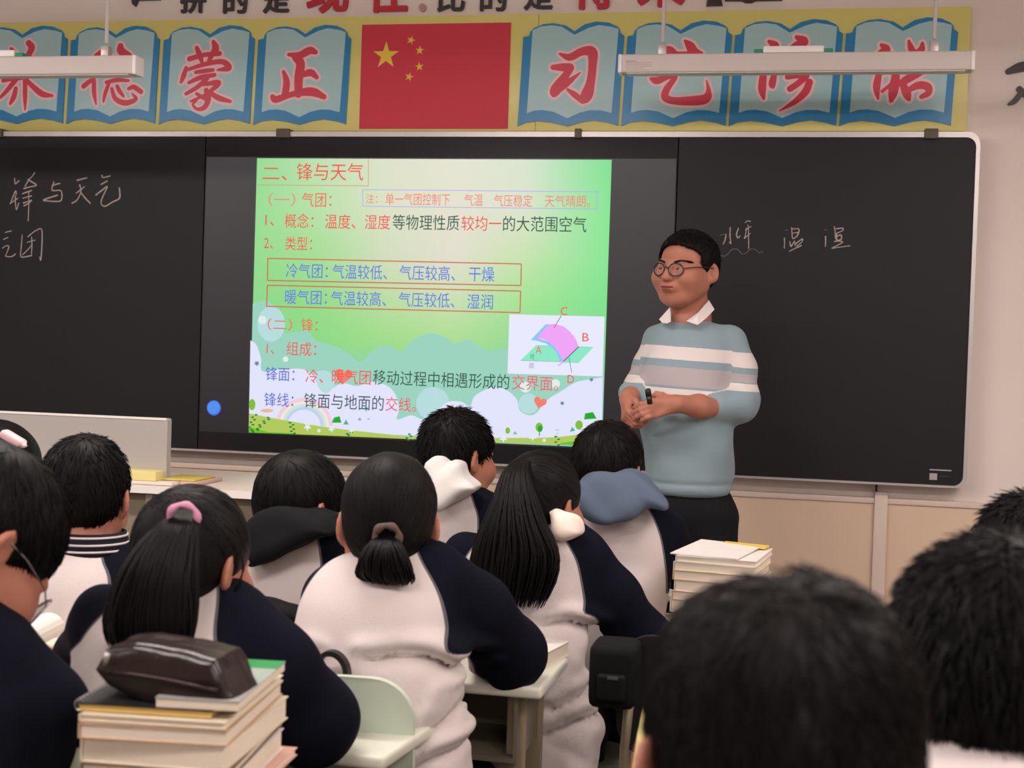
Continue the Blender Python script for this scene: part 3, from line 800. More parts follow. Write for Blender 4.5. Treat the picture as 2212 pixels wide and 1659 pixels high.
def roty(a):
    c, s = math.cos(a), math.sin(a); return np.array([[c, 0, s], [0, 1.0, 0], [-s, 0, c]])
_K = rng.normal(size=(14, 3)); _K /= np.linalg.norm(_K, axis=1, keepdims=True); _PH = rng.uniform(0, 6.28, 14)
def waves(p, freq, seed=0, n=5, squash=(1, 1, 1)):
    q = p * np.asarray(squash, float); o = 0
    for i in range(n):
        j = (i + seed * 3) % 14
        o = o + np.sin(q @ _K[j] * freq * (0.7 + 0.25 * i) + _PH[j] + seed)
    return o / n

CORN = np.array([[i, j, k] for i in (0, 1) for j in (0, 1) for k in (0, 1)])
EDG = [(a, b) for a in range(8) for b in range(a + 1, 8) if np.abs(CORN[a] - CORN[b]).sum() == 1]
def sdf_mesh(f, lo, hi, h, it=2):
    """surface nets on the blocks the surface passes through; returns vertices and quads"""
    B = 8
    lo = np.asarray(lo, float); hi = np.asarray(hi, float)
    nb = np.maximum(1, np.ceil((hi - lo) / (h * B)).astype(int))
    n = nb * B
    bi = np.stack(np.meshgrid(*[np.arange(k) for k in nb], indexing='ij'), -1).reshape(-1, 3)
    fc = f(lo + (bi + 0.5) * B * h)
    bi = bi[np.abs(fc) < 1.5 * B * h + 0.012]
    g = np.arange(B + 1)
    off = np.stack(np.meshgrid(g, g, g, indexing='ij'), -1).reshape(-1, 3)
    cells, vals = [], []
    for s in range(0, len(bi), 400):
        blk = bi[s:s + 400]
        idx = (blk[:, None, :] * B + off[None])
        v = f((lo + idx.reshape(-1, 3) * h)).reshape(len(blk), B + 1, B + 1, B + 1)
        c = np.stack([v[:, i:i + B, j:j + B, k:k + B] for i, j, k in CORN], -1)
        ng = (c < 0).sum(-1)
        w = np.nonzero((ng > 0) & (ng < 8))
        cells.append(blk[w[0]] * B + np.stack(w[1:], -1)); vals.append(c[w])
    cells = np.concatenate(cells); vals = np.concatenate(vals)
    m = len(cells)
    acc = np.zeros((m, 3)); cnt = np.zeros(m)
    for a, b in EDG:
        va, vb = vals[:, a], vals[:, b]
        s = (va < 0) != (vb < 0)
        t = np.where(s, va / np.where(s, va - vb, 1), 0)
        acc += np.where(s[:, None], CORN[a] + t[:, None] * (CORN[b] - CORN[a]), 0); cnt += s
    V = lo + (cells + acc / cnt[:, None]) * h
    key = (cells[:, 0] * n[1] + cells[:, 1]) * n[2] + cells[:, 2]
    o = np.argsort(key); ks = key[o]
    def find(c):
        k = (c[:, 0] * n[1] + c[:, 1]) * n[2] + c[:, 2]
        i = np.clip(np.searchsorted(ks, k), 0, m - 1)
        return np.where(ks[i] == k, o[i], -1)
    F = []
    neg = vals < 0
    for ax in range(3):
        e = np.zeros(3, int); e[ax] = 1
        ci = int(np.nonzero((CORN == e).all(1))[0][0])
        w = np.nonzero(neg[:, 0] != neg[:, ci])[0]
        u, v = np.eye(3, dtype=int)[(ax + 1) % 3], np.eye(3, dtype=int)[(ax + 2) % 3]
        c = cells[w]
        q = np.stack([w, find(c - u), find(c - u - v), find(c - v)], 1)
        q = np.where(neg[w, 0][:, None], q, q[:, ::-1])
        F.append(q[(q >= 0).all(1)])
    F = np.concatenate(F)
    for _ in range(it):
        d0, g_ = grad(f, V, h * 0.3)
        V = V - np.clip(d0 / (g_ * g_).sum(1).clip(0.05), -h, h)[:, None] * g_
    return V, F
def grad(f, V, e):
    d0 = f(V)
    return d0, np.stack([(f(V + np.eye(3)[i] * e) - d0) / e for i in range(3)], 1)

def np_mesh(name, V, F, off=(0, 0, 0), smooth=True):
    me = bpy.data.meshes.new(name)
    V = np.asarray(V, float) - np.asarray(off, float)
    k = F.shape[1]
    me.vertices.add(len(V)); me.vertices.foreach_set('co', V.ravel().astype(np.float32))
    me.loops.add(len(F) * k); me.loops.foreach_set('vertex_index', F.ravel().astype(np.int32))
    me.polygons.add(len(F)); me.polygons.foreach_set('loop_start', (np.arange(len(F)) * k).astype(np.int32))
    me.update(calc_edges=True); me.validate()
    if smooth:
        me.polygons.foreach_set('use_smooth', [True] * len(me.polygons))
    return me
def add_attr(me, name, vals):
    a = me.attributes.new(name, 'FLOAT', 'POINT'); a.data.foreach_set('value', np.asarray(vals, np.float32))
def tris(F): return np.concatenate([F[:, [0, 1, 2]], F[:, [0, 2, 3]]]) if F.shape[1] == 4 else F
def compact(V, T, *extra):
    u, inv = np.unique(T.ravel(), return_inverse=True)
    return (V[u], inv.reshape(T.shape)) + tuple(x[u] for x in extra)
def cut(V, F, s, *extra):
    """split a mesh where the vertex value s changes sign; returns (positive part, negative part)"""
    T = tris(F); s = np.where(np.abs(s) < 1e-7, 1e-7, s)
    pos = s > 0; k = pos[T].sum(1)
    newV, newX = [], [[] for _ in extra]; cache = {}
    def mid(a, b):
        key = (a, b) if a < b else (b, a)
        if key not in cache:
            t = s[key[0]] / (s[key[0]] - s[key[1]])
            cache[key] = len(V) + len(newV)
            newV.append(V[key[0]] + t * (V[key[1]] - V[key[0]]))
            for i, x in enumerate(extra): newX[i].append(x[key[0]] + t * (x[key[1]] - x[key[0]]))
        return cache[key]
    P, N = [T[k == 3]], [T[k == 0]]
    p2, n2 = [], []
    for t in T[(k == 1) | (k == 2)]:
        for r in range(3):
            a, b, c = int(t[r]), int(t[(r + 1) % 3]), int(t[(r + 2) % 3])
            if pos[a] != pos[b] and pos[a] != pos[c]:
                ab, ac = mid(a, b), mid(a, c)
                one, two = [(a, ab, ac)], [(ab, b, c), (ab, c, ac)]
                (p2 if pos[a] else n2).extend(one); (n2 if pos[a] else p2).extend(two)
                break
    if p2: P.append(np.array(p2)); N.append(np.array(n2))
    VV = np.vstack([V, np.array(newV).reshape(-1, 3)])
    XX = [np.concatenate([x, np.array(nx)]) if len(nx) else x for x, nx in zip(extra, newX)]
    return compact(VV, np.concatenate(P), *XX), compact(VV, np.concatenate(N), *XX)

# ------------------------------------------------------------------ head, hair, hands in local frames
def head_sdf(q, ears=True, face=True, ex=.079, exr=None):
    """head 0.232 high, face towards +y, origin between the ears"""
    d = ell(q, (0, -.012, .03), (.0745, .094, .085))
    d = smin(d, ell(q, (0, .034, -.042), (.057, .06, .074)), .035)
    d = smin(d, rc(q, (0, .062, -.096), (0, .058, -.098), .021, .02), .035)
    d = smin(d, rc(q, (-.052, -.004, -.05), (-.03, .05, -.088), .018, .016), .03)
    d = smin(d, rc(q, (.052, -.004, -.05), (.03, .05, -.088), .018, .016), .03)
    d = smin(d, rc(q, (0, -.022, -.055), (0, -.045, -.17), .05, .055), .03)
    if face:
        d = smin(d, ell(q, (0, .078, .018), (.046, .02, .012)), .02)
        for s in (-1, 1):
            d = smax(d, -ell(q, (s * .029, .108, -.003), (.02, .017, .0125)), .014)
            d = smin(d, ell(q, (s * .029, .079, -.005), (.0165, .0155, .0125)), .006)
            d = smin(d, ell(q, (s * .042, .07, -.03), (.022, .024, .02)), .03)
            d = smin(d, ell(q, (s * .05, .035, -.036), (.019, .04, .036)), .03)
        d = smin(d, rc(q, (0, .091, .012), (0, .113, -.032), .007, .0115), .016)
        d = smin(d, ell(q, (0, .1, -.034), (.018, .012, .009)), .01)
        d = smin(d, ell(q, (0, .089, -.062), (.026, .016, .016)), .014)
        d = smin(d, ell(q, (0, .103, -.0595), (.021, .007, .0045)), .005)
        d = smin(d, ell(q, (0, .101, -.07), (.018, .008, .0055)), .005)
        d = smax(d, -ell(q, (0, .113, -.0648), (.02, .012, .0018)), .004)
    if ears:
        for s in (-1, 1):
            R = rotz(s * .5) @ rotx(-.15)
            c = np.array((s * (exr if s > 0 and exr else ex), -.016, -.006))
            e = ell(q, c, (.0085, .019, .031), R)
            e = smin(e, ell(q, c + (s * -.004, .006, -.022), (.008, .011, .013), R), .008)
            e = smax(e, -ell(q, c + (s * .007, .004, .003), (.006, .0105, .018), R), .006)
            d = smin(d, e, .008)
    return d

def hand_sdf(p, W, dirv, palm, side, curl=.5, spread=.1, sc=1.0, thumb=None):
    """W wrist, dirv towards the knuckles, palm normal, side = thumb direction sign along dirv x palm"""
    x = nrm(dirv); n = np.asarray(palm, float); n = nrm(n - x * (n @ x)); y = np.cross(n, x) * side
    K = lambda a, b, c: np.asarray(W) + sc * (a * x + b * y + c * n)
    d = rc(p, K(0, 0, 0), K(.03, .006, 0), .026 * sc, .026 * sc)
    for b in (-.027, -.009, .009, .026):
        d = smin(d, rc(p, K(.02, b * .6, 0), K(.085 - abs(b - .005) * .25, b, -.003), .016 * sc, .0125 * sc), .014 * sc)
    for i, (b, L) in enumerate(((.027, .042), (.009, .047), (-.009, .044), (-.026, .034))):
        a0 = K(.087 - abs(b - .005) * .25, b, -.002)
        c1, c2, c3 = curl * .75, curl * 1.8, curl * 2.5
        sp = spread * b / .027 * .25
        def dv(c): return math.cos(c) * x + math.sin(c) * n + sp * y
        a1 = a0 + sc * L * nrm(dv(c1)); a2 = a1 + sc * L * .62 * nrm(dv(c2)); a3 = a2 + sc * L * .45 * nrm(dv(c3))
        e = smin(smin(rc(p, a0, a1, .0105 * sc, .0092 * sc), rc(p, a1, a2, .0092 * sc, .0084 * sc), .004), rc(p, a2, a3, .0084 * sc, .0072 * sc), .004)
        d = smin(d, e, .006 * sc)
    t = thumb or ((.018, .024, .008), (.045, .046, .02), (.072, .05, .032), (.092, .046, .042))
    e = smin(rc(p, K(*t[0]), K(*t[1]), .017 * sc, .0125 * sc), rc(p, K(*t[1]), K(*t[2]), .0125 * sc, .011 * sc), .006)
    e = smin(e, rc(p, K(*t[2]), K(*t[3]), .011 * sc, .0085 * sc), .005)
    return smin(d, e, .01 * sc)

def spectacles(L2W, off, parent, name_m, lens_m, r=.0021, w=.0205, cx=.0275, cz=-.008):
    """round glasses worn on a head given by its local-to-world map"""
    mb = MB(off)
    yy = lambda x: .1125 - 5.8 * x * x
    for s in (-1, 1):
        mb.tube([L2W((s * cx + w * math.cos(a), yy(s * cx + w * math.cos(a)), cz + w * .95 * math.sin(a))) for a in np.linspace(0, 2 * math.pi, 28, endpoint=False)], r, 8, closed=True)
        mb.tube([L2W(q) for q in ((s * (cx + w), yy(cx + w), cz + .005), (s * .07, .07, cz + .012), (s * .0785, .02, cz + .016), (s * .081, -.018, .008), (s * .08, -.03, -.006))], r * .75, 8)
    mb.tube([L2W(q) for q in ((-(cx - w), yy(cx - w), cz + .004), (0, .117, cz + .008), (cx - w, yy(cx - w), cz + .004))], r * .85, 8)
    g = mb.build('glasses', name_m, parent, smooth=True)
    for s in (-1, 1):
        ring = [L2W((s * cx + w * .97 * math.cos(a), yy(s * cx + w * math.cos(a)), cz + w * .92 * math.sin(a))) for a in np.linspace(0, 2 * math.pi, 28, endpoint=False)]
        MB(off).prism(ring, np.array(L2W((0, .001, 0))) - np.array(L2W((0, 0, 0)))).build('lens', lens_m, g)
    return g

# ------------------------------------------------------------------ materials of people
m_skin = mat('skin', (176, 116, 95), 0.55, 0.35, var=0.05, scale=30, sss=0.08)
m_hair = mat('hair_black', (9, 7, 7), 0.55, 0.16, var=0.25, scale=40, stretch=(1, 1, .2))
m_hairb = mat('hair_dark_brown', (13, 9, 8), 0.5, 0.2, var=0.25, scale=40, stretch=(1, 1, .2))
m_navy = mat('navy_cloth', (13, 15, 27), 0.9, 0.1, var=0.12, scale=14, bump=.12, bscale=260)
m_white = mat('white_cloth', (210, 199, 196), 0.85, 0.2, bump=.12, bscale=260)
m_trou = mat('trouser_cloth', (24, 25, 36), 0.85, 0.2, var=.1)
m_shoe = mat('shoe_leather', (40, 38, 40), 0.5, 0.4)
def seam_material(base):
    """white cloth with a thin dark piping along the raglan seam"""
    m = base.copy(); m.name = 'white_cloth_piped'
    nt = m.node_tree; b = nt.nodes['Principled BSDF']
    a = nt.nodes.new('ShaderNodeAttribute'); a.attribute_name = 'seam'
    r = nt.nodes.new('ShaderNodeMapRange'); r.inputs['From Min'].default_value = -.0048; r.inputs['From Max'].default_value = -.0036
    nt.links.new(a.outputs['Fac'], r.inputs['Value'])
    mx = nt.nodes.new('ShaderNodeMix'); mx.data_type = 'RGBA'
    mx.inputs['A'].default_value = b.inputs['Base Color'].default_value; mx.inputs['B'].default_value = rgb((96, 92, 98))
    nt.links.new(r.outputs[0], mx.inputs['Factor']); nt.links.new(mx.outputs['Result'], b.inputs['Base Color'])
    return m
m_piped = seam_material(m_white)

def poly2(Q):
    """signed distance to a closed polygon in the plane"""
    Q = np.asarray(Q, float)
    def f(q):
        dd = np.full(len(q), 9.0); ins = np.zeros(len(q), bool)
        for a, b in zip(Q, np.roll(Q, -1, 0)):
            ba = b - a; tt = np.clip((q - a) @ ba / (ba @ ba + 1e-15), 0, 1); e = q - a - tt[:, None] * ba
            dd = np.minimum(dd, (e * e).sum(1))
            if a[1] != b[1]:
                c = (a[1] > q[:, 1]) != (b[1] > q[:, 1])
                ins ^= c & (q[:, 0] < (b[0] - a[0]) * (q[:, 1] - a[1]) / (b[1] - a[1]) + a[0])
        dd = np.sqrt(dd)
        return np.where(ins, -dd, dd)
    return f
def puff(P, pts, dd, half, k=.03, lean=0.0, amp=.004, fr=60, seed=1, h=.006):
    """soft cushion-like solid whose front outline is given in photo pixels; returns the implicit function and its box"""
    Q3 = np.array([P(x, y, dd) for x, y in xy(smooth_path([(a, b) for a, b in pts] + [pts[0]], 3))])
    Q = Q3[:, [0, 2]]; yc = Q3[:, 1].mean(); zc = Q[:, 1].mean()
    g = poly2(Q)
    def f(p):
        yy = yc + lean * (p[:, 2] - zc)
        return smax(g(p[:, [0, 2]]) + amp * waves(p, fr, seed, 5), np.abs(p[:, 1] - yy) - half, k) + amp * .8 * waves(p, fr * 1.3, seed + 2, 4)
    l_, h_ = Q.min(0), Q.max(0); m = .03; ly = abs(lean) * (h_[1] - l_[1]) / 2
    return f, (l_[0] - m, yc - half - ly - m, l_[1] - m), (h_[0] + m, yc + half + ly + m, h_[1] + m)

# ------------------------------------------------------------------ strands
def tubes(paths, radii, seg=4):
    """many thin tapered strands as one vertex and face array; paths (n, k, 3), radii (n, k)"""
    P = np.asarray(paths, float); R = np.asarray(radii, float)
    n, k, _ = P.shape
    T = np.gradient(P, axis=1); T /= (np.linalg.norm(T, axis=2, keepdims=True) + 1e-12)
    ref = np.where(np.abs(T[:, :, 2:3]).mean(1, keepdims=True) > .6, np.array([1.0, .35, 0]), np.array([0.05, .1, 1.0]))
    A = np.cross(T, ref); A /= (np.linalg.norm(A, axis=2, keepdims=True) + 1e-12)
    Bv = np.cross(T, A)
    an = np.arange(seg) * 2 * math.pi / seg
    V = P[:, :, None] + R[:, :, None, None] * (np.cos(an)[None, None, :, None] * A[:, :, None] + np.sin(an)[None, None, :, None] * Bv[:, :, None])
    i = np.arange(n)[:, None, None]; j = np.arange(k - 1)[None, :, None]; s = np.arange(seg)[None, None, :]
    s2 = (s + 1) % seg; base = i * k * seg
    F = np.stack([base + j * seg + s, base + j * seg + s2, base + (j + 1) * seg + s2, base + (j + 1) * seg + s], -1).reshape(-1, 4)
    return V.reshape(-1, 3), F
def join(*parts):
    V, F, n = [], [], 0
    for v, f in parts:
        V.append(v); F.append(f + n); n += len(v)
    return np.concatenate(V), np.concatenate(F)
def grow(f, V, flow, n, length, r, lift=.004, jit=.25, steps=5, sel=None, seed=1):
    """strands lying along the surface f = 0, following the flow field"""
    g = np.random.default_rng(seed)
    if sel is not None: V = V[sel(V)]
    if len(V) == 0: return np.zeros((0, 3)), np.zeros((0, 4), int)
    p = V[g.integers(0, len(V), n)] + g.normal(size=(n, 3)) * .001
    L = length * g.uniform(.6, 1.3, n) / steps
    lf = lift * g.uniform(.2, 1.0, n)
    jd = g.normal(size=(n, 3)) * jit
    path = []
    for s in range(steps + 1):
        d, gr = grad(f, p, .002)
        gr /= (np.linalg.norm(gr, axis=1, keepdims=True) + 1e-9)
        hgt = lf * (s / steps) ** 1.3 - .0015
        p = p - np.clip(d - hgt, -.02, .02)[:, None] * gr
        path.append(p)
        t = flow(p) + jd
        t = t - (t * gr).sum(1, keepdims=True) * gr
        t /= (np.linalg.norm(t, axis=1, keepdims=True) + 1e-9)
        p = p + t * L[:, None]
    P = np.stack(path, 1)
    taper = np.array([.8, 1, 1, .85, .55, .12])[:steps + 1]
    R = r * g.uniform(.7, 1.2, n)[:, None] * taper[None]
    return tubes(P, R)
def tail(cent, wid, thick, n=260, r=.0028, seed=3, fray=.12, k=14):
    """a bundle of strands along a centre line; wid = half widths (world x), thick = half depth"""
    g = np.random.default_rng(seed)
    C = np.array(smooth_path([tuple(c) + (w, t) for c, w, t in zip(cent, wid, thick)], 10))
    m = len(C); u = np.linspace(0, 1, m)
    th = g.uniform(0, 2 * math.pi, n); rr = np.sqrt(g.uniform(.05, 1, n))
    ox, oy = rr * np.cos(th), rr * np.sin(th)
    end = 1 - fray * g.uniform(0, 1, n) ** 1.5 * (0.35 + 0.65 * np.abs(ox))
    tt = np.linspace(0, 1, k)[None] * end[:, None]
    P = np.stack([np.interp(tt, u, C[:, i]) for i in range(3)], -1)
    W = np.interp(tt, u, C[:, 3]); T = np.interp(tt, u, C[:, 4])
    wob = .0035 * np.sin(tt * g.uniform(4, 9, n)[:, None] + g.uniform(0, 6.28, n)[:, None])
    P[:, :, 0] += ox[:, None] * W + wob
    P[:, :, 1] += oy[:, None] * T
    R = r * g.uniform(.7, 1.3, n)[:, None] * np.concatenate([np.ones(k - 3), [.8, .5, .1]])[None]
    return tubes(P, R)
# ------------------------------------------------------------------ students
SEAT_Z, DESK_Z = 0.44, 0.79
ZAX = np.array([0, 0, 1.0])

def hair_shape(style):
    """hair mass in the head frame"""
    def f(q):
        d = ell(q, (0, -.014, .034), (.0835, .104, .093))
        if style.get('full'):
            for s in (-1, 1): d = smin(d, ell(q, (s * .028, -.02, style['full']), (.052, .085, .064)), .02)
        if style['kind'] == 'short':
            d = smin(d, ell(q, (0, -.046, -.008), (.066, .058, .062)), .03)
            lim = style.get('lim', -.028) - style.get('nape', .5) * np.maximum(0, -q[:, 1])
        else:
            d = smin(d, ell(q, (0, -.044, -.02), (.07, .062, .066)), .03)
            lim = style.get('lim', -.05) - style.get('nape', .55) * np.maximum(0, -q[:, 1])
        d = smax(d, -ell(q, *style.get('face', ((0, .13, -.04), (.084, .10, .1)))), .012)
        d = smax(d, lim - q[:, 2], .012)
        for s in (-1, 1):
            d = smax(d, -ell(q, (s * .088, -.012, -.016), (.017, .024, .032)), .006)
        return d + style.get('tex', .0022) * waves(q, style.get('fr', 75), 2, 6, (1, 1, .35))
    return f

def student(S):
    d = S['d']; s = FPX / d
    P = lambda px, py, dd=0.0: at(px, py, d + dd)
    base = P(*S['root'])
    t = thing('person', S['label'], 'person', (base[0], base[1], 0.0), group=S.get('group'))
    off = worldly(t)
    # --- head placement
    cx, ytop, hw = S['head']; hd = S.get('hd', .1)
    sc = hw / (FPX / (d + hd)) / .0845
    R = rotz(math.radians(S.get('turn', 0))) @ rotx(-math.radians(S.get('tilt', 8))) @ roty(math.radians(S.get('roll', 0)))
    c0 = np.array((0, -.014, .034)); r0 = np.array((.0835, .104, .093))
    ext = (R @ c0)[2] + math.sqrt(((R[2] * r0) ** 2).sum())
    top = P(cx, ytop, hd)
    H = np.array([top[0] - sc * (R @ c0)[0], top[1] - sc * (R @ c0)[1], top[2] - sc * ext])
    tl = lambda p: (p - H) @ R / sc
    L2W = lambda q: H + sc * (R @ np.asarray(q, float))
    # --- torso and arms
    secs = []
    for py, xl, xr, dd, b in S['rows']:
        c = P((xl + xr) / 2, py, dd)
        secs.append((c[2], c[0], c[1], (xr - xl) / 2 / (FPX / (d + dd)) * .97, b))
    torso = Loft(secs)
    zlow = min(q[0] for q in secs)
    arms, wr = [], []
    for key in ('armL', 'armR'):
        A = S.get(key)
        if not A: continue
        pts = [(P(a[0], a[1], a[2]), a[3]) for a in A[:-1]]
        e = pts[-1][0]; dx, dy, z = A[-1]
        w = np.array([e[0] + dx, e[1] + dy, z])
        pts.append((w, .042)); arms.append(pts); wr.append((e, w, -1 if key == 'armL' else 1))
    nb = L2W((0, -.045, -.16))
    ttop = np.array(max(secs)[1:3] + (max(secs)[0] - .04,))
    ncol = ttop + (nb - ttop) * .5
    seed = S.get('seed', 1)
    amp = S.get('fold', .0045)
    creases = []
    for pl, dep, w in S.get('creases', []):
        Q = np.array([P(a, b)[[0, 2]] for a, b in smooth_path([(x, y) for x, y in pl], 4)]); creases.append((Q, dep, w))
    def jacket(p, dress=True):
        f = torso(p)
        for a in arms: f = smin(f, chain(p, a), .05)
        f = smin(f, rc(p, ncol, ttop - (0, 0, .02), S.get('neckr', .058), .07), .04)
        if dress:
            zr = np.clip((S.get('zfold', 1.0) - p[:, 2]) / .35, 0.15, 1)
            f = f + amp * zr * (waves(p, 32, seed, 4, (1, 1, 1.7)) + .5 * waves(p, 70, seed + 1, 4, (1, 1, 1.5)))
            for Q, dep, w in creases:
                dm = np.full(len(p), 9.0); dz = np.zeros(len(p))
                for a, b in zip(Q[:-1], Q[1:]):
                    ba = b - a; e = p[:, [0, 2]] - a
                    tt = np.clip(e @ ba / (ba @ ba + 1e-12), 0, 1)
                    v = e - tt[:, None] * ba; dd = np.sqrt((v * v).sum(1))
                    dz = np.where(dd < dm, v[:, 1], dz); dm = np.minimum(dm, dd)
                f = f + dep * np.exp(-(dm / w) ** 2) * np.where(dz > 0, .3, 1) - .8 * dep * np.exp(-((dz - 1.5 * w) / w) ** 2 - np.maximum(0, dm - 2 * w) ** 2 / w ** 2)
        return f
    lo = np.array([9e9] * 3); hi = -lo
    for z, x, y, a, b in secs:
        lo = np.minimum(lo, (x - a, y - b, z)); hi = np.maximum(hi, (x + a, y + b, z))
    for a in arms:
        for q, r in a: lo = np.minimum(lo, q - r); hi = np.maximum(hi, q + r)
    lo = np.minimum(lo, ncol - .08); hi = np.maximum(hi, ncol + .08)
    blo, bhi = lo.copy() - .03, hi.copy() + .03
    jm = S.get('jacket', 'varsity')
    # --- body: one continuous skin surface from head to feet
    hip = np.array([base[0], base[1], SEAT_Z + .1])
    legs = []
    for sx in (-1, 1):
        k = hip + (sx * .11, .33, 0.0)
        legs.append([(hip + (sx * .085, .02, .0), .085), (k, .06), (np.array([k[0], k[1] - .03, .12]), .042)])
    def body(p):
        f = sc * head_sdf(tl(p), face=S.get('face', False), ex=S.get('ear', .079), exr=S.get('earr'))
        f = smin(f, rc(p, nb, ttop, .05, .06), .03)
        f = smin(f, torso(p, -.03), .03)
        for a, (e, w, sd) in zip(arms, wr):
            f = smin(f, chain(p, [(q, max(r - .024, .024)) for q, r in a]), .03)
            hv = nrm((w - e) * (1, 1, 0)); hv = nrm(hv + np.array([-sd * .3, .4, -.1]))
            f = smin(f, hand_sdf(p, w + hv * .01, hv, (0, 0, -1), sd, .45), .015)
        for l in legs: f = smin(f, chain(p, [(q, r - .012) for q, r in l]), .03)
        for l in legs:
            a_ = l[2][0]; f = smin(f, rc(p, a_ - (0, 0, .05), a_ + (0, .12, -.085), .034, .03), .03)
        return f
    hh = .15 * sc
    lo2 = np.minimum(np.minimum(lo, H - hh), (hip[0] - .25, hip[1] - .15, 0.0)) - (.05, .05, .0); hi2 = np.maximum(np.maximum(hi, H + hh), (hip[0] + .25, hip[1] + .62, hip[2])) + (.04, .14, .04)
    V, F = sdf_mesh(body, lo2, hi2, S.get('hb', .0075))
    link('body', np_mesh('body', V, F, off), m_skin, t)
    # --- trousers and shoes
    def trou(p):
        f = ell(p, hip + (0, .02, .03), (.175, .14, .11))
        for l in legs: f = smin(f, chain(p, l), .05)
        return f + .003 * waves(p, 45, 3)
    V, F = sdf_mesh(trou, hip - (.3, .2, .53), hip + (.3, .58, .2), .014)
    link('trousers', np_mesh('trousers', V, F, off), m_trou, t)
    for l in legs:
        a_ = l[2][0]
        fs = lambda p, a_=a_: np.maximum(smin(rc(p, a_ - (0, .02, .07), a_ + (0, .13, -.085), .05, .038), rc(p, a_ - (0, 0, .0), a_ - (0, 0, .06), .05, .05), .03), .004 - p[:, 2])
        V, F = sdf_mesh(fs, a_ - (.07, .1, .14), a_ + (.07, .22, .06), .012)
        link('shoe', np_mesh('shoe', V, F, off), m_shoe, t)
    # --- jacket, split into white body and navy sleeves along the raglan seam
    V, F = sdf_mesh(jacket, blo, bhi, S.get('hj', .008))
    if jm == 'varsity':
        dT = torso(V)
        white = None
        sl = []
        for key, sgn, a in (('seamL', -1, arms[0]), ('seamR', 1, arms[-1])):
            if not S.get(key): continue
            Q = np.array([P(x, y)[[0, 2]] for x, y in smooth_path(S[key], 8)]); Q = Q[np.argsort(Q[:, 1])]
            xs = np.interp(V[:, 2], Q[:, 1], Q[:, 0])
            a1 = sgn * (V[:, 0] - xs)
            a2 = dT - chain(V, a) + .0
            ze = Q[0, 1]
            tt = np.clip((ze + .04 - V[:, 2]) / .05, 0, 1)
            sl.append((1 - tt) * a1 + tt * np.minimum(a1 + .02, a2))
        rest = (V, F)
        att = sl
        objs = []
        jk = None
        for i in range(len(sl)):
            sv = att[i]
            pos, neg = cut(rest[0], rest[1], sv, *att)
            objs.append((pos[0], pos[1]))
            rest = (neg[0], neg[1]); att = list(neg[2:])
        me = np_mesh('jacket', rest[0], tris(rest[1]), off)
        add_attr(me, 'seam', np.max(np.stack(att), 0))
        jk = link('jacket', me, m_piped, t)
        for v, f_ in objs:
            tag(link('sleeve', np_mesh('sleeve', v, tris(f_), off), m_navy, jk), 'dark navy raglan sleeve')
    else:
        jk = link('jacket', np_mesh('jacket', V, F, off), jm, t)
    # --- hood lying on the back
    if S.get('hood'):
        hf, l3, h3 = puff(P, S['hood'], S.get('hooddd', -.02), S.get('hoodhalf', .05), .035, S.get('hoodlean', .5), S.get('hoodamp', .004), 55, seed)
        V, F = sdf_mesh(lambda p: smax(hf(p), -(rc(p, nb - (0, 0, .1), L2W((0, -.01, .0)), .045, .055)), .015), l3, h3, .005)
        tag(link('hood', np_mesh('hood', V, F, off), S['hoodmat'], t), S.get('hoodlabel'))
    # --- hair
    st = S['hair']
    hl = hair_shape(st)
    bumps = [(P(b_[0], b_[1], b_[2]), b_[3:6], roty(math.radians(b_[6]))) for b_ in st.get('bumps', [])]
    dents = [(P(b_[0], b_[1], b_[2]), P(b_[3], b_[4], b_[5]), b_[6]) for b_ in st.get('dents', [])]
    def fh(p):
        f = sc * hl(tl(p))
        for c, r, RR in bumps: f = smin(f, ell(p, c, r, RR), .01)
        for a, b, r in dents: f = smax(f, -rc(p, a, b, r, r * .6), .008)
        return f
    V, F = sdf_mesh(fh, H - .16 * sc, H + .16 * sc, S.get('hh', .005))
    fine = S.get('fine', 1.0)
    crown = L2W(st.get('crown', (0.01, -.055, .11)))
    if st['kind'] == 'short':
        fl = lambda p: (p - crown) + sc * .25 * np.cross(ZAX, p - crown) + np.array([0, 0, -.02])
        g1 = grow(fh, V, fl, int(st.get('n', 1500) * 1), st.get('len', .035) * sc, st.get('r', .0011) * sc, st.get('lift', .008), .02, seed=seed)
        parts = [(V, F), g1]
    else:
        T = L2W(st['tie'])
        fl = lambda p: T - p
        g1 = grow(fh, V, fl, int(st.get('n', 1300)), .07 * sc, .0011 * sc, .0025, .01, seed=seed)
        parts = [(V, F), g1]
    VV, FF = join(*parts)
    hm = S.get('hairmat', m_hair)
    hair = link('hair', np_mesh('hair', VV, FF, off), hm, t)
    if S.get('tail'):
        T_ = S['tail']
        C = [P(a[0], a[1], a[2]) for a in T_['pts']]
        V, F = tail(C, [a[3] / s for a in T_['pts']], [a[4] for a in T_['pts']], T_.get('n', 420), T_.get('r', .0032), seed, T_.get('fray', .15))
        link('ponytail', np_mesh('ponytail', V, F, off), hm, hair)
        if T_.get('tie'):
            tc = P(*T_['tie'][:3]); rr, r1 = T_['tie'][3], T_['tie'][4]
            ax = nrm(C[1] - C[0]); u = nrm(np.cross(ax, (0, 1, .2))); v = np.cross(ax, u)
            mb = MB(off).tube([tc + rr * (math.cos(a) * u + math.sin(a) * v) for a in np.linspace(0, 2 * math.pi, 24, endpoint=False)], [r1 * (1 + .25 * math.sin(5 * k)) for k in range(24)], 8, closed=True)
            tag(mb.build('hair_tie', T_['tiemat'], hair, smooth=True), T_.get('tielabel'))
    if S.get('extra'):
        S['extra'](t, off, P, L2W, sc, hair, jk)
    return t

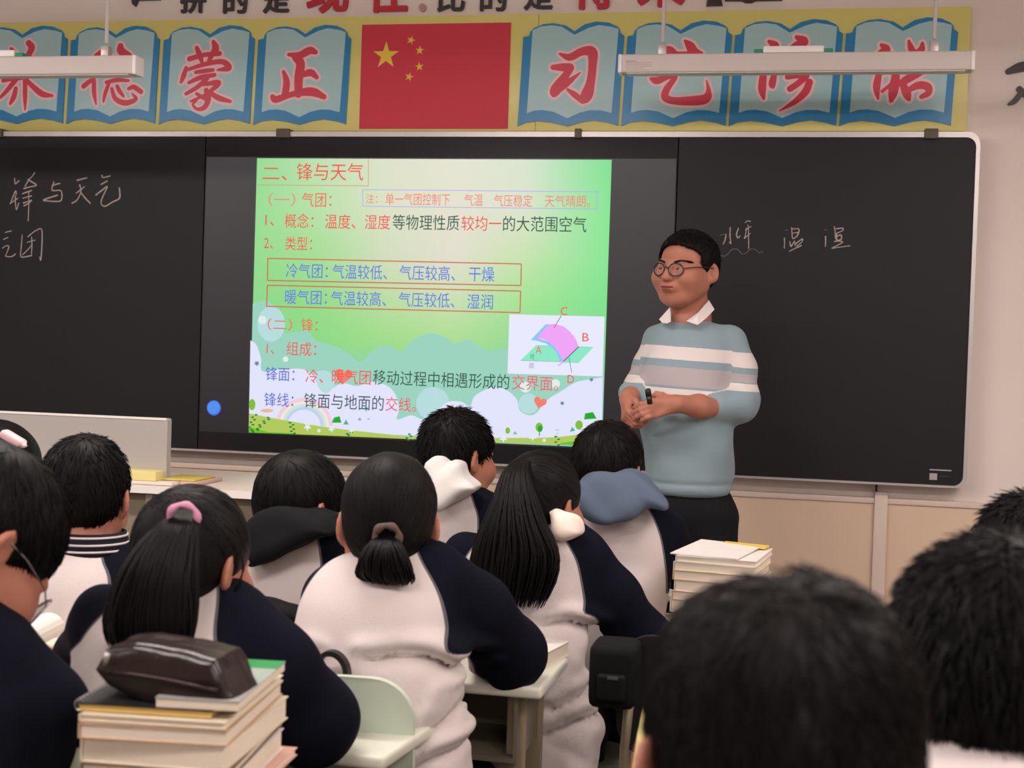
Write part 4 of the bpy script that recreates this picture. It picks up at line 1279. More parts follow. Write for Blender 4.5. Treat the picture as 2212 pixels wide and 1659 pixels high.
m_hoodblack = mat('black_hood_cloth', (20, 20, 23), 0.9, 0.15)
m_hoodblue = mat('blue_hood_cloth', (84, 96, 114), 0.85, 0.2, var=.08)
m_hoodgrey = mat('pale_hood_cloth', (206, 202, 198), 0.85, 0.2, var=.05)
m_pink = mat('pink_hair_elastic', (214, 150, 178), 0.6, 0.3)
m_brownel = mat('brown_hair_elastic', (96, 78, 70), 0.7, 0.3, var=.3, scale=300)

# girl with a short low ponytail, centre
student(dict(seed=1, d=2.55, root=(835, 800, .02), head=(845, 975, 104), tilt=12, turn=13, hd=.1, hb=.0065, hj=.007, face=True,
    label='student in the middle with a short low ponytail tied by a brown elastic',
    rows=[(1165, 795, 908, .1, .05), (1190, 765, 930, .09, .07), (1215, 712, 962, .085, .088), (1250, 672, 985, .07, .105), (1300, 645, 996, .05, .115), (1370, 628, 1003, .03, .122), (1440, 622, 1008, .01, .128), (1520, 628, 1014, 0, .13), (1600, 640, 1024, 0, .135), (1720, 645, 1035, 0, .135), (1830, 650, 1030, 0, .13)],
    armL=[(712, 1290, .13, .045), (675, 1395, .3, .05), (.1, .2, .835)],
    armR=[(938, 1240, .08, .062), (1030, 1318, .13, .066), (1100, 1410, .24, .07), (-.1, .24, .835)],
    seamL=[(800, 1160), (742, 1186), (694, 1210), (657, 1246), (631, 1300), (616, 1360), (610, 1420)],
    seamR=[(872, 1170), (905, 1210), (945, 1262), (968, 1310), (982, 1360), (1000, 1415), (1003, 1440)],
    creases=[([(840, 1398), (900, 1390), (950, 1400), (1003, 1436)], .016, .016), ([(630, 1412), (700, 1396)], .008, .014), ([(940, 1560), (990, 1520), (1012, 1480)], .011, .015), ([(900, 1640), (960, 1600), (1020, 1590)], .011, .014)],
    hair=dict(kind='tied', tie=(-.01, -.1, -.085), n=2200, lim=-.05, nape=.6),
    tail=dict(pts=[(838, 1148, .02, 14, .012), (834, 1166, -.02, 24, .02), (830, 1187, -.04, 40, .026), (828, 1215, -.04, 56, .028), (832, 1245, -.035, 62, .025), (842, 1262, -.03, 44, .015)], n=600, r=.0026, fray=.3, tie=(836, 1160, -.02, .022, .007), tiemat=m_brownel, tielabel='dark brown hair elastic')))

# girl with the long ponytail, left
student(dict(seed=2, d=2.12, root=(370, 800, .0), head=(418, 1045, 116), tilt=14, turn=-14, hd=.1, hb=.0065, hj=.007, face=True,
    label='student with a long thick ponytail tied with a pink elastic, behind the brown pencil case',
    rows=[(1262, 345, 500, .1, .055), (1290, 275, 522, .09, .08), (1320, 222, 545, .08, .1), (1360, 180, 552, .06, .11), (1420, 158, 556, .04, .115), (1500, 150, 560, .02, .12), (1600, 168, 570, 0, .125), (1760, 185, 580, 0, .13), (1880, 190, 580, 0, .13)],
    armL=[(225, 1330, .07, .05), (188, 1420, .2, .05), (.08, .25, .835)],
    armR=[(505, 1345, .08, .062), (590, 1440, .08, .066), (676, 1556, .14, .07), (-.1, .24, .835)],
    seamL=[(270, 1278), (245, 1295), (215, 1325), (190, 1358), (165, 1400), (150, 1440)],
    seamR=[(445, 1275), (462, 1310), (474, 1350), (486, 1380), (512, 1420), (524, 1470), (535, 1540)],
    hair=dict(kind='tied', tie=(-.016, -.085, .08), n=2200, lim=-.05, nape=.6),
    tail=dict(pts=[(404, 1104, .03, 18, .014), (394, 1124, -.012, 30, .024), (372, 1162, -.04, 54, .03), (345, 1230, -.065, 80, .032), (328, 1310, -.07, 98, .032), (322, 1370, -.07, 98, .028), (326, 1410, -.06, 88, .02)], n=900, r=.0034, fray=.12, tie=(396, 1119, -.02, .021, .0055), tiemat=m_pink, tielabel='pink hair elastic'),
    extra=lambda t, off, P, L2W, sc, hair, jk: link('loose_strand', np_mesh('loose_strand', *tubes(np.array([[P(521 + i, 1190, .06), P(524 + i, 1230, .05), P(520 - i * 2, 1262, .05), P(500 - i * 4, 1300, .04)] for i in range(4)]), np.full((4, 4), .0012)), off), m_hair, hair)))

# girl with the longest hair, right of centre
student(dict(seed=3, d=3.16, root=(1140, 800, .0), head=(1172, 970, 81), tilt=10, turn=-24, hd=.1, hb=.0075, face=True,
    label='student with long loose black hair spread over the back and a cream collar',
    rows=[(1112, 1140, 1236, .09, .055), (1145, 1085, 1262, .08, .085), (1180, 1015, 1285, .07, .1), (1230, 992, 1288, .06, .11), (1300, 985, 1283, .04, .115), (1370, 995, 1276, .02, .118), (1440, 1005, 1266, 0, .118), (1500, 1005, 1286, 0, .125), (1560, 1010, 1310, 0, .13), (1620, 1012, 1300, 0, .132), (1720, 1015, 1290, 0, .13)],
    armL=[(1005, 1195, .07, .05), (985, 1290, .2, .05), (.08, .24, .835)],
    armR=[(1258, 1197, .07, .056), (1322, 1290, .08, .064), (1390, 1388, .12, .07), (-.1, .22, .835)],
    seamL=[(1075, 1140), (1035, 1165), (1008, 1195), (990, 1230), (982, 1280)],
    seamR=[(1208, 1140), (1232, 1175), (1252, 1210), (1264, 1260), (1272, 1310), (1280, 1352)],
    creases=[([(1195, 1332), (1240, 1330), (1282, 1356)], .014, .016), ([(1220, 1500), (1270, 1480)], .01, .015), ([(1180, 1560), (1260, 1530), (1310, 1530)], .01, .018)],
    hair=dict(kind='tied', tie=(-.02, -.1, .07), n=1600, lim=-.05, nape=.6),
    hood=[(1188, 1108), (1200, 1101), (1222, 1106), (1243, 1115), (1257, 1130), (1264, 1150), (1248, 1160), (1225, 1163), (1208, 1158), (1195, 1135)], hooddd=-.0, hoodhalf=.05, hoodamp=.009, hoodmat=mat('cream_collar_cloth', (232, 216, 204), .85, .2), hoodlabel='cream collar',
    tail=dict(pts=[(1128, 996, .03, 12, .012), (1116, 1016, -.02, 22, .022), (1112, 1060, -.06, 38, .03), (1112, 1120, -.09, 60, .035), (1115, 1190, -.1, 92, .036), (1108, 1250, -.1, 92, .032), (1098, 1312, -.09, 74, .022)], n=800, r=.0036, fray=.42)))

# student with the black hood
student(dict(seed=4, d=3.0, root=(640, 800, 0), head=(652, 970, 86), tilt=12, turn=-32, hd=.1, face=True,
    label='student with a black hood lying on a white jacket',
    rows=[(1125, 592, 715, .09, .055), (1150, 552, 748, .08, .085), (1180, 520, 768, .07, .1), (1230, 496, 772, .05, .11), (1300, 480, 772, .03, .115), (1400, 474, 770, 0, .12), (1560, 480, 775, 0, .125), (1720, 482, 775, 0, .13)],
    armL=[(520, 1215, .07, .05), (490, 1310, .2, .05), (.08, .24, .835)], armR=[(745, 1205, .07, .055), (800, 1290, .15, .056), (-.06, .24, .835)],
    seamL=[(560, 1170), (520, 1190), (498, 1220), (480, 1260), (470, 1300)], seamR=[(676, 1140), (692, 1168), (702, 1190), (711, 1220), (718, 1270)],
    hair=dict(kind='short', lim=-.052, nape=.55, n=1800, len=.05, lift=.004),
    hood=[(550, 1118), (575, 1098), (640, 1096), (700, 1110), (722, 1122), (738, 1148), (700, 1158), (640, 1186), (592, 1208), (566, 1216), (551, 1197), (540, 1168), (538, 1140)], hooddd=-.02, hoodhalf=.075, hoodmat=m_hoodblack, hoodlabel='black hood'))

# boy with the striped collar, left
def collar_stripes(t, off, P, L2W, sc, hair, jk):
    c = P(196, 1168, .07)
    m_k = mat('navy_rib_knit', (28, 26, 36), .9, .2)
    m_w = mat('white_rib_stripe', (214, 206, 206), .9, .2)
    def ring(z, r0, r1, name, m, h):
        mb = MB(off)
        n = 40
        vs = []
        for k in range(n):
            a = 2 * math.pi * k / n
            for zz, r in ((z - h / 2, r0 - .004), (z - h / 2, r0), (z + h / 2, r1), (z + h / 2, r1 - .004)):
                vs.append((c[0] + r * math.cos(a) * 1.0, c[1] + r * math.sin(a), zz))
        fs = [(k * 4 + i, ((k + 1) % n) * 4 + i, ((k + 1) % n) * 4 + (i + 1) % 4, k * 4 + (i + 1) % 4) for k in range(n) for i in range(4)]
        mb.add(vs, fs)
        return mb.build(name, m, jk, smooth=True)
    ring(c[2] - .002, .082, .07, 'collar', m_k, .046)
    for dz in (.014, .0, -.013):
        q = ring(c[2] + dz, .0776 - dz * .25, .0768 - dz * .25, 'collar_stripe', m_w, .0038)
        tag(q, 'thin white collar stripe')
student(dict(seed=5, d=2.75, root=(170, 800, 0), head=(187, 936, 92), tilt=10, turn=16, hd=.1, face=True,
    label='boy with short hair and a navy collar with thin white stripes, before the lectern',
    rows=[(1158, 150, 238, .09, .055), (1180, 110, 262, .085, .08), (1205, 70, 288, .07, .1), (1250, 45, 300, .05, .11), (1330, 32, 300, .03, .115), (1420, 30, 296, 0, .12), (1560, 35, 300, 0, .125), (1740, 38, 300, 0, .13)],
    armL=[(70, 1240, .07, .05), (35, 1340, .2, .05), (.08, .24, .835)], armR=[(270, 1230, .07, .055), (310, 1320, .16, .056), (-.06, .24, .835)],
    seamL=[(110, 1180), (70, 1210), (45, 1240), (30, 1290), (20, 1330)], seamR=[(176, 1160), (198, 1182), (225, 1208), (252, 1246), (262, 1300)],
    hair=dict(kind='short', lim=-.03, nape=.62, n=2200, len=.03, lift=.009), extra=collar_stripes))

# boy with the pale hood in front of the screen
student(dict(seed=6, d=3.5, root=(985, 800, 0), head=(987, 880, 70), tilt=8, turn=-32, hd=.1, face=True,
    label='boy with spiky hair and a pale grey hood before the lit screen',
    rows=[(1052, 945, 1045, .09, .055), (1075, 922, 1072, .08, .085), (1105, 905, 1090, .07, .1), (1160, 892, 1096, .05, .11), (1250, 886, 1096, .03, .115), (1450, 885, 1095, 0, .12), (1600, 885, 1095, 0, .13)],
    armL=[(915, 1125, .07, .05), (895, 1220, .2, .05), (.08, .24, .835)], armR=[(1070, 1120, .07, .053), (1110, 1200, .16, .054), (-.06, .24, .835)],
    seamL=[(940, 1065), (915, 1085), (900, 1110), (885, 1150), (878, 1200)], seamR=[(1008, 1060), (1024, 1082), (1038, 1110), (1043, 1140), (1044, 1190)],
    hair=dict(kind='short', lim=-.02, nape=.55, n=2600, len=.028, lift=.014, r=.0012),
    hood=[(921, 1000), (938, 988), (955, 991), (968, 1004), (980, 998), (996, 1002), (1004, 1016), (1014, 1030), (1034, 1046), (1034, 1053), (1012, 1066), (985, 1087), (958, 1099), (940, 1090), (926, 1060), (918, 1025)], hooddd=-.02, hoodhalf=.06, hoodamp=.006, hoodmat=m_hoodgrey, hoodlabel='pale grey hood'))

# boy with the blue hood beside the teacher
student(dict(seed=7, d=3.56, root=(1330, 800, 0), head=(1315, 907, 74), tilt=6, turn=-10, hd=.1, face=True,
    label='boy with a blue grey hood and white jacket sitting just in front of the teacher',
    rows=[(1075, 1262, 1392, .09, .06), (1100, 1232, 1430, .08, .09), (1130, 1205, 1452, .07, .1), (1180, 1190, 1462, .05, .11), (1250, 1186, 1452, .03, .115), (1320, 1190, 1442, .01, .115), (1420, 1195, 1436, 0, .12), (1500, 1200, 1430, 0, .125)],
    armL=[(1225, 1150, .07, .05), (1200, 1250, .2, .05), (.08, .24, .835)], armR=[(1438, 1148, .06, .052), (1466, 1225, .12, .053), (-.1, .22, .835)],
    seamL=[(1270, 1090), (1235, 1110), (1212, 1140), (1195, 1180), (1186, 1240)], seamR=[(1385, 1085), (1412, 1115), (1432, 1160), (1442, 1210), (1445, 1260), (1443, 1310)],
    hair=dict(kind='short', lim=-.03, nape=.55, n=2200, len=.03, lift=.008),
    hood=[(1250, 1038), (1280, 1023), (1330, 1020), (1375, 1026), (1412, 1044), (1432, 1066), (1443, 1087), (1425, 1090), (1398, 1096), (1370, 1106), (1340, 1120), (1315, 1127), (1290, 1119), (1262, 1100), (1248, 1075)], hooddd=-.02, hoodhalf=.08, hoodamp=.01, hoodmat=m_hoodblue, hoodlabel='blue grey hood'))

# boy at the left edge, bent over his desk, navy jacket, glasses
def left_glasses(t, off, P, L2W, sc, hair, jk):
    m_gl = mat('clear_lens', (225, 228, 230), .05, .6, alpha=.45)
    m_gm = mat('steel_frame', (170, 168, 170), .25, .5, metal=.8)
    tag(spectacles(L2W, off, t, m_gm, m_gl, .0016, .022, .031, -.006), 'thin steel framed glasses')
student(dict(seed=8, d=1.87, root=(-170, 800, -.1), head=(-20, 946, 150), tilt=48, turn=-28, hd=.1, face=True, jacket=m_navy, hj=.008,
    label='boy in a plain navy jacket bent over at the left edge, wearing thin glasses',
    neckr=.045, rows=[(1245, -190, -80, -.01, .06), (1285, -230, -60, -.0, .085), (1340, -250, -8, .0, .105), (1395, -255, 26, .01, .115), (1450, -250, 52, .01, .12), (1520, -260, 75, 0, .125), (1650, -265, 80, 0, .13), (1900, -265, 90, 0, .13)],
    armL=[(-220, 1390, .03, .06), (-260, 1560, .1, .06), (.1, .3, .835)], armR=[(-12, 1432, .03, .06), (80, 1535, .06, .064), (150, 1640, .14, .07), (-.12, .28, .835)],
    hair=dict(kind='short', lim=-.05, nape=.5, n=2600, len=.045, lift=.006, face=((0, .135, -.1), (.082, .1, .09))), extra=left_glasses))

# girl with the pink clip at the far left
def pink_clip(t, off, P, L2W, sc, hair, jk):
    a, b = P(5, 934, -.0), P(52, 962, .0)
    x = nrm(b - a); z = np.cross(x, (0, 1, 0)); c = (a + b) / 2
    o = MB(off).obox(c, x, (0, 1, 0), z, np.linalg.norm(b - a) / 2, .014, .011).build('hair_clip', mat('pink_clip_plastic', (244, 202, 206), .35, .4), hair, bevel=.009, seg=3)
    tag(o, 'pale pink hair clip')
    MB(off).tube([P(50, 958, -.015), P(55, 966, -.015)], .006).build('clip_bead', mat('pearl_bead', (236, 214, 214), .2, .5), o, smooth=True)
student(dict(seed=9, d=3.2, root=(-40, 800, 0), head=(-8, 905, 84), tilt=10, turn=-20, hd=.1, 
    label='student with a pale pink hair clip at the far left before the lectern',
    rows=[(1065, -60, 40, .09, .055), (1090, -100, 75, .08, .085), (1120, -130, 95, .07, .1), (1200, -145, 105, .05, .11), (1350, -150, 105, 0, .12), (1600, -150, 105, 0, .13)],
    armL=[(-110, 1150, .07, .05), (-140, 1250, .2, .05), (.08, .24, .835)], armR=[(70, 1145, .07, .053), (105, 1240, .16, .054), (-.06, .24, .835)],
    seamL=[(-65, 1080), (-100, 1110), (-130, 1150), (-145, 1230)], seamR=[(20, 1080), (45, 1105), (62, 1140), (66, 1200)],
    hair=dict(kind='tied', tie=(0, -.1, -.05), n=1200, lim=-.05, nape=.6),
    tail=dict(pts=[(-12, 1050, -.03, 20, .02), (-12, 1100, -.06, 34, .025), (-12, 1160, -.06, 30, .02)], n=260, r=.003, fray=.3), extra=pink_clip))

# boy in the foreground, seen from behind and above
student(dict(seed=10, d=.86, root=(1690, 1000, 0), head=(1700, 1254, 281), tilt=20, turn=13, roll=0, ear=.0895, earr=.07, face=True, hd=.05, hh=.0032, hb=.006, fine=2,
    label='boy with dark brown hair seen from behind, closest to the viewer, one ear showing',
    rows=[(2010, 1550, 1830, .02, .06), (2100, 1400, 1980, .0, .09), (2250, 1180, 2200, -.01, .11), (2450, 1060, 2320, -.03, .12), (2900, 1040, 2340, -.04, .13), (3500, 1050, 2340, -.04, .13)],
    armL=[(1230, 2360, 0, .06), (1080, 2700, .12, .06), (.1, .26, .835)], armR=[(2150, 2360, 0, .06), (2300, 2700, .12, .06), (-.1, .26, .835)], jacket=m_navy,
    hairmat=m_hairb, hair=dict(kind='short', lim=-.045, nape=.55, n=9000, len=.045, lift=.008, r=.0008, tex=.003, fr=85, crown=(.0, -.075, .1), full=.058, bumps=[(1775, 1284, .05, .03, .035, .012, 24)], dents=[(1706, 1222, .1, 1700, 1262, -.02, .0045)])))

# boy at the right edge and the head behind him
student(dict(seed=11, d=1.2, root=(2190, 1000, 0), head=(2170, 1152, 232), tilt=10, turn=6, hd=.05, hh=.004, hb=.0075,
    label='boy with bristly black hair and a white jacket at the right edge of the picture',
    rows=[(1592, 1960, 2400, .0, .07), (1625, 1900, 2460, .0, .09), (1700, 1760, 2560, 0, .11), (1850, 1680, 2640, 0, .12), (2200, 1680, 2660, 0, .13), (2650, 1690, 2660, 0, .13)],
    armL=[(1800, 1800, .03, .055), (1730, 2050, .15, .055), (.1, .26, .835)], armR=[(2540, 1800, .03, .055), (2620, 2050, .15, .055), (-.1, .26, .835)], jacket=m_white,
    hair=dict(kind='short', lim=-.05, nape=.6, n=5200, len=.022, lift=.014, r=.0011, tex=.002)))
student(dict(seed=12, d=2.1, root=(2250, 1000, 0), head=(2232, 1062, 112), tilt=6, turn=0, hd=.05,
    label='student at the right edge whose spiky hair shows above the bristly haired boy',
    rows=[(1300, 2160, 2310, .05, .06), (1330, 2110, 2370, .05, .09), (1380, 2040, 2440, .04, .11), (1500, 2020, 2460, .02, .12), (1850, 2020, 2460, 0, .13)],
    armL=[(2070, 1400, .05, .052), (2030, 1530, .18, .052), (.08, .24, .835)], armR=[(2410, 1400, .05, .052), (2450, 1530, .18, .052), (-.08, .24, .835)], jacket=m_navy,
    hair=dict(kind='short', lim=-.03, nape=.55, n=2400, len=.03, lift=.02, r=.0013)))
# ------------------------------------------------------------------ teacher
def build_teacher():
    d = 4.55; s = FPX / d
    P = lambda px, py, dd=0.0: at(px, py, d + dd)
    hipc = P(1487, 1066, 0.0)
    t = thing('person', 'teacher standing in striped blue sweater and glasses, holding a black pen before the blackboard', 'person', (hipc[0], hipc[1], PLAT))
    off = worldly(t)
    sc = 1.03; SX = np.array((1.12, 1.03, 1.0))
    H = P(1483, 583, -.02)
    R = rotz(math.radians(180 - 28)) @ rotx(math.radians(1)) @ roty(math.radians(-2))
    tl = lambda p: (p - H) @ R / (sc * SX)
    L2W = lambda q: H + R @ (sc * SX * np.asarray(q, float))
    rows = [(684, 1456, 1514, .01, .055), (698, 1428, 1546, .01, .07), (718, 1402, 1576, .01, .092), (760, 1394, 1586, 0, .112), (830, 1384, 1580, -.01, .13), (900, 1377, 1582, -.015, .14), (960, 1384, 1587, -.015, .14), (1010, 1392, 1586, -.01, .135), (1045, 1396, 1582, -.005, .13), (1068, 1399, 1578, 0, .128)]
    secs = []
    for py, xl, xr, dd, b in rows:
        c = P((xl + xr) / 2, py, dd); secs.append((c[2], c[0], c[1], (xr - xl) / 2 / s * .98, b))
    torso = Loft(secs, 2.2)
    aL = [(P(1576, 738, .0), .055), (P(1594, 798, -.02), .056), (P(1602, 862, -.05), .052), (P(1598, 874, -.08), .05), (P(1550, 881, -.14), .037)]
    aLs = aL[-1:] + [(P(1510, 878, -.19), .033), (P(1462, 872, -.25), .028)]
    aR = [(P(1420, 738, .05), .05), (P(1402, 795, .07), .05), (P(1380, 836, .03), .046), (P(1366, 850, -.05), .04)]
    aRs = aR[-1:] + [(P(1358, 860, -.11), .03)]
    hipz = hipc[2]
    legs = []
    for sx in (-1, 1):
        legs.append([(np.array([hipc[0] + sx * .078, hipc[1], hipz - .08]), .088), (np.array([hipc[0] + sx * .085, hipc[1] - .01, PLAT + .48]), .07), (np.array([hipc[0] + sx * .09, hipc[1] + .01, PLAT + .1]), .055)])
    nb = L2W((0, -.04, -.15)); tt = np.array(max(secs)[1:3] + (max(secs)[0] - .03,))
    W1 = P(1460, 872, -.25); W2 = P(1355, 862, -.12)
    def body(p):
        f = sc * head_sdf(tl(p))
        f = smin(f, rc(p, nb, tt, .064, .068), .03)
        f = smin(f, torso(p, -.03), .02)
        for a, b in ((aL, aLs), (aR, aRs)):
            f = smin(f, smin(chain(p, [(q, r - .016) for q, r in a]), chain(p, [(q, r) if i else (q, r - .006) for i, (q, r) in enumerate(b)]), .02), .02)
        f = smin(f, hand_sdf(p, W1, (-.95, -.12, -.24), (.05, .95, -.25), 1, .42, .12, .86, ((.02, .02, .004), (.042, .042, .006), (.06, .052, .01), (.075, .05, .02))), .012)
        f = smin(f, hand_sdf(p, W2, (.1, -.66, -.72), (.86, .25, -.2), -1, .95, .1, .84), .012)
        for l in legs: f = smin(f, chain(p, [(q, r - .018) for q, r in l]), .03)
        for l in legs:
            a_ = l[2][0]; f = smin(f, rc(p, a_ - (0, 0, .03), a_ + (0, -.12, -.06), .034, .028), .03)
        return f
    V, F = sdf_mesh(body, (H[0] - .34, hipc[1] - .42, PLAT), (H[0] + .36, hipc[1] + .28, H[2] + .17), .0043)
    link('body', np_mesh('body', V, F, off), m_skin, t)
    # sweater
    def sweater(p):
        f = torso(p)
        for a in (aL, aR): f = smin(f, chain(p, a), .034)
        z = p[:, 2]
        f = f + .006 * waves(p, 24, 4, 4, (1, 1, 1.7)) + .0025 * waves(p, 60, 5, 4, (1, 1, 1.4))
        zk = P(1480, 1040, 0)[2]                       # ribbed waistband
        f = f + .004 * np.exp(-((z - zk) / .008) ** 2)
        f = f + .0006 * np.sin(np.arctan2(p[:, 1] - hipc[1], p[:, 0] - hipc[0]) * 70) * (z < zk)
        ne = rc(p, L2W((0, -.01, -.02)), tt + (0, 0, -.0), .062, .056)
        return smax(f, -ne, .01)
    lo = np.min([q[0] for q in aL + aR], 0) - .1; hi = np.max([q[0] for q in aL + aR], 0) + .1
    V, F = sdf_mesh(sweater, (lo[0], hipc[1] - .34, hipz - .03), (hi[0], hipc[1] + .2, hi[2] + .06), .006)
    me = np_mesh('sweater', V, F, off)
    q = V - CAM; dep = q @ FWD
    py = np.interp(V[:, 2] + .045 * (V[:, 0] - hipc[0]), [P(1487, y, -.1)[2] for y in (1100, 640)], [1100, 640])
    arm = np.minimum(chain(V, aL), chain(V, aR)) < torso(V) + .004
    st = np.where(arm, np.interp(py, [740, 752, 786, 799, 818, 819, 836, 850], [-1, 0, 1, 2, 3, 3.2, 4, 5]), np.interp(py, [738, 750, 779, 795, 836, 841, 858, 870], [-1, 0, 1, 2, 3, 3.2, 4, 5]))
    add_attr(me, 'stripe', st)
    ms = mat('sweater_knit', (132, 156, 166), 0.9, 0.2, bump=.25, bscale=420, sheen=.1)
    nt = ms.node_tree; b = nt.nodes['Principled BSDF']
    a = nt.nodes.new('ShaderNodeAttribute'); a.attribute_name = 'stripe'
    mr = nt.nodes.new('ShaderNodeMapRange'); mr.inputs['From Min'].default_value = -1; mr.inputs['From Max'].default_value = 5
    cr = nt.nodes.new('ShaderNodeValToRGB'); cr.color_ramp.interpolation = 'CONSTANT'
    cols = [(0, (138, 158, 166)), (1 / 6, (222, 212, 210)), (2 / 6, (138, 158, 166)), (3 / 6, (176, 168, 170)), (4 / 6, (140, 158, 166)), (4.2 / 6, (222, 212, 208)), (5 / 6, (138, 158, 166))]
    for i, (ps, c) in enumerate(cols):
        e = cr.color_ramp.elements[i] if i < 2 else cr.color_ramp.elements.new(ps)
        e.position = ps; e.color = rgb(c)
    nt.links.new(a.outputs['Fac'], mr.inputs[0]); nt.links.new(mr.outputs[0], cr.inputs[0]); nt.links.new(cr.outputs[0], b.inputs['Base Color'])
    sw = link('sweater', me, ms, t)
    # shirt collar
    m_col = mat('shirt_cotton', (232, 222, 220), .8, .2)
    mb = MB(off)
    def flap(pts, d_=(.0, .006, .002)): mb.prism([P(*q) for q in pts], d_)
    flap([(1483, 694, -.112), (1508, 676, -.09), (1531, 649, -.03), (1543, 669, -.035), (1526, 687, -.075), (1507, 702, -.112)])
    flap([(1449, 695, -.1), (1449, 680, -.085), (1447, 664, -.05), (1424, 690, -.045), (1430, 697, -.07), (1440, 699, -.092)])
    ring = [L2W((.058 * math.sin(a), -.038 + .06 * math.cos(a), -.112 + .018 * math.cos(a))) for a in np.linspace(math.radians(70), math.radians(290), 14)]
    for k in range(len(ring) - 1):
        n1, n2 = ring[k], ring[k + 1]
        mb.add([n1, n2, n2 - (0, 0, .045), n1 - (0, 0, .045)], [(0, 1, 2, 3)])
    mb.build('shirt_collar', m_col, t)
    # trousers, shoes
    def trou(p):
        f = ell(p, (hipc[0], hipc[1], hipz - .03), (.13, .112, .14))
        for l in legs: f = smin(f, chain(p, l), .05)
        f = smax(f, p[:, 2] - hipz - .03, .02)
        return f + .003 * waves(p, 40, 6)
    V, F = sdf_mesh(trou, (hipc[0] - .26, hipc[1] - .2, PLAT + .03), (hipc[0] + .26, hipc[1] + .2, hipz + .1), .009)
    link('trousers', np_mesh('trousers', V, F, off), mat('black_trouser_cloth', (22, 22, 26), .85, .2), t)
    for l in legs:
        a_ = l[2][0]
        fs = lambda p, a_=a_: np.maximum(smin(rc(p, a_ + (0, .03, -.05), a_ + (0, -.15, -.065), .05, .036), rc(p, a_, a_ - (0, 0, .04), .056, .052), .03), PLAT + .002 - p[:, 2])
        V, F = sdf_mesh(fs, a_ - (.09, .24, .12), a_ + (.09, .12, .08), .008)
        link('shoe', np_mesh('shoe', V, F, off), m_shoe, t)
    # hair
    def hl(q):
        f = ell(q, (0, -.014, .036), (.0815, .103, .0935))
        f = smin(f, ell(q, (0, -.05, -.01), (.064, .05, .055)), .03)
        fc_ = smax(smax(np.abs(q[:, 0]) - .0665 - .05 * np.maximum(0, .03 - q[:, 2]), q[:, 2] - .073 + 6 * q[:, 0] ** 2, .012), .028 - q[:, 1], .012)
        f = smax(f, -fc_, .008)
        f = smax(f, -.03 - .42 * np.maximum(0, -q[:, 1]) - q[:, 2], .01)
        for s_ in (-1, 1): f = smax(f, -ell(q, (s_ * .088, -.016, -.012), (.018, .024, .034)), .006)
        return f + .0016 * waves(q, 90, 2, 6, (1, 1, .4))
    fh = lambda p: sc * hl(tl(p))
    V, F = sdf_mesh(fh, H - .17, H + .17, .0045)
    cr_ = L2W((.0, -.05, .11))
    g = grow(fh, V, lambda p: (p - cr_) + np.array([0, 0, .01]), 2200, .022, .0009, .007, .02, seed=9)
    hair = link('hair', np_mesh('hair', *join((V, F), g), off), m_hair, t)
    # eyebrows on the skin
    bp = []
    for s_ in (-1, 1):
        for k in range(60):
            u = rng.uniform(0, 1); x = .013 + .037 * u; z = .0145 + .007 * math.sin(u * 2.4) + rng.uniform(-.0022, .0022)
            q = np.array([[s_ * x, .12, z], [s_ * (x + .007), .12, z + .0015 - .002 * u]])
            for _ in range(24):
                q[:, 1] -= np.clip(head_sdf(q) * .8, -.01, .03)
            q[:, 1] += .0008
            m_ = (q[0] + q[1]) / 2; m_[1] += .0008
            bp.append([L2W(q[0]), L2W(m_), L2W(q[1])])
    V, F = tubes(np.array(bp), np.tile([[.0011, .0012, .0004]], (len(bp), 1)))
    link('eyebrows', np_mesh('eyebrows', V, F, off), m_hair, hair)
    # eyes, lips
    m_eye = mat('eye_white', (150, 132, 126), .35, .3); m_iris = mat('iris_dark', (36, 26, 22), .15, .5); m_lip = mat('lip_skin', (136, 66, 62), .5, .4)
    def ball(name, c, r, m, par, RR=None):
        f = lambda p: sc * ell(tl(p), c, r, RR)
        V, F = sdf_mesh(f, L2W(c) - .03, L2W(c) + .03, .0016)
        return link(name, np_mesh(name, V, F, off), m, par)
    for s_ in (-1, 1):
        e = ball('eye', (s_ * .029, .0905, -.0052), (.0112, .0062, .0034), m_eye, t)
        ball('iris', (s_ * .029 + .001, .0942, -.0046), (.0068, .0036, .0036), m_iris, e)
    ball('lips', (0, .1035, -.0605), (.021, .0072, .0038), m_lip, t)
    ball('lips', (0, .102, -.0695), (.017, .0078, .0044), m_lip, t)
    # glasses
    m_fr = mat('glasses_frame', (34, 26, 27), .35, .5)
    m_ln = mat('spectacle_lens', (200, 190, 190), .1, .2, alpha=.03)
    tag(spectacles(L2W, off, t, m_fr, m_ln), 'round dark framed glasses')
    # pen held in the hand
    a, b = P(1399, 840, -.30), P(1404, 872, -.288)
    pen = thing('marker_pen', 'short black pen upright in the hand of the teacher', 'pen', tuple(b))
    po_ = np.array(b)
    m_pb = mat('pen_black', (30, 26, 26), .35, .5)
    u = nrm(a - b)
    MB(po_).tube([b, a - u * .022], [.0085, .0092], 14).build('barrel', m_pb, pen, smooth=True)
    MB(po_).tube([a - u * .022, a - u * .004, a], [.0098, .0094, .006], 14).build('cap', m_pb, pen, smooth=True)
build_teacher()
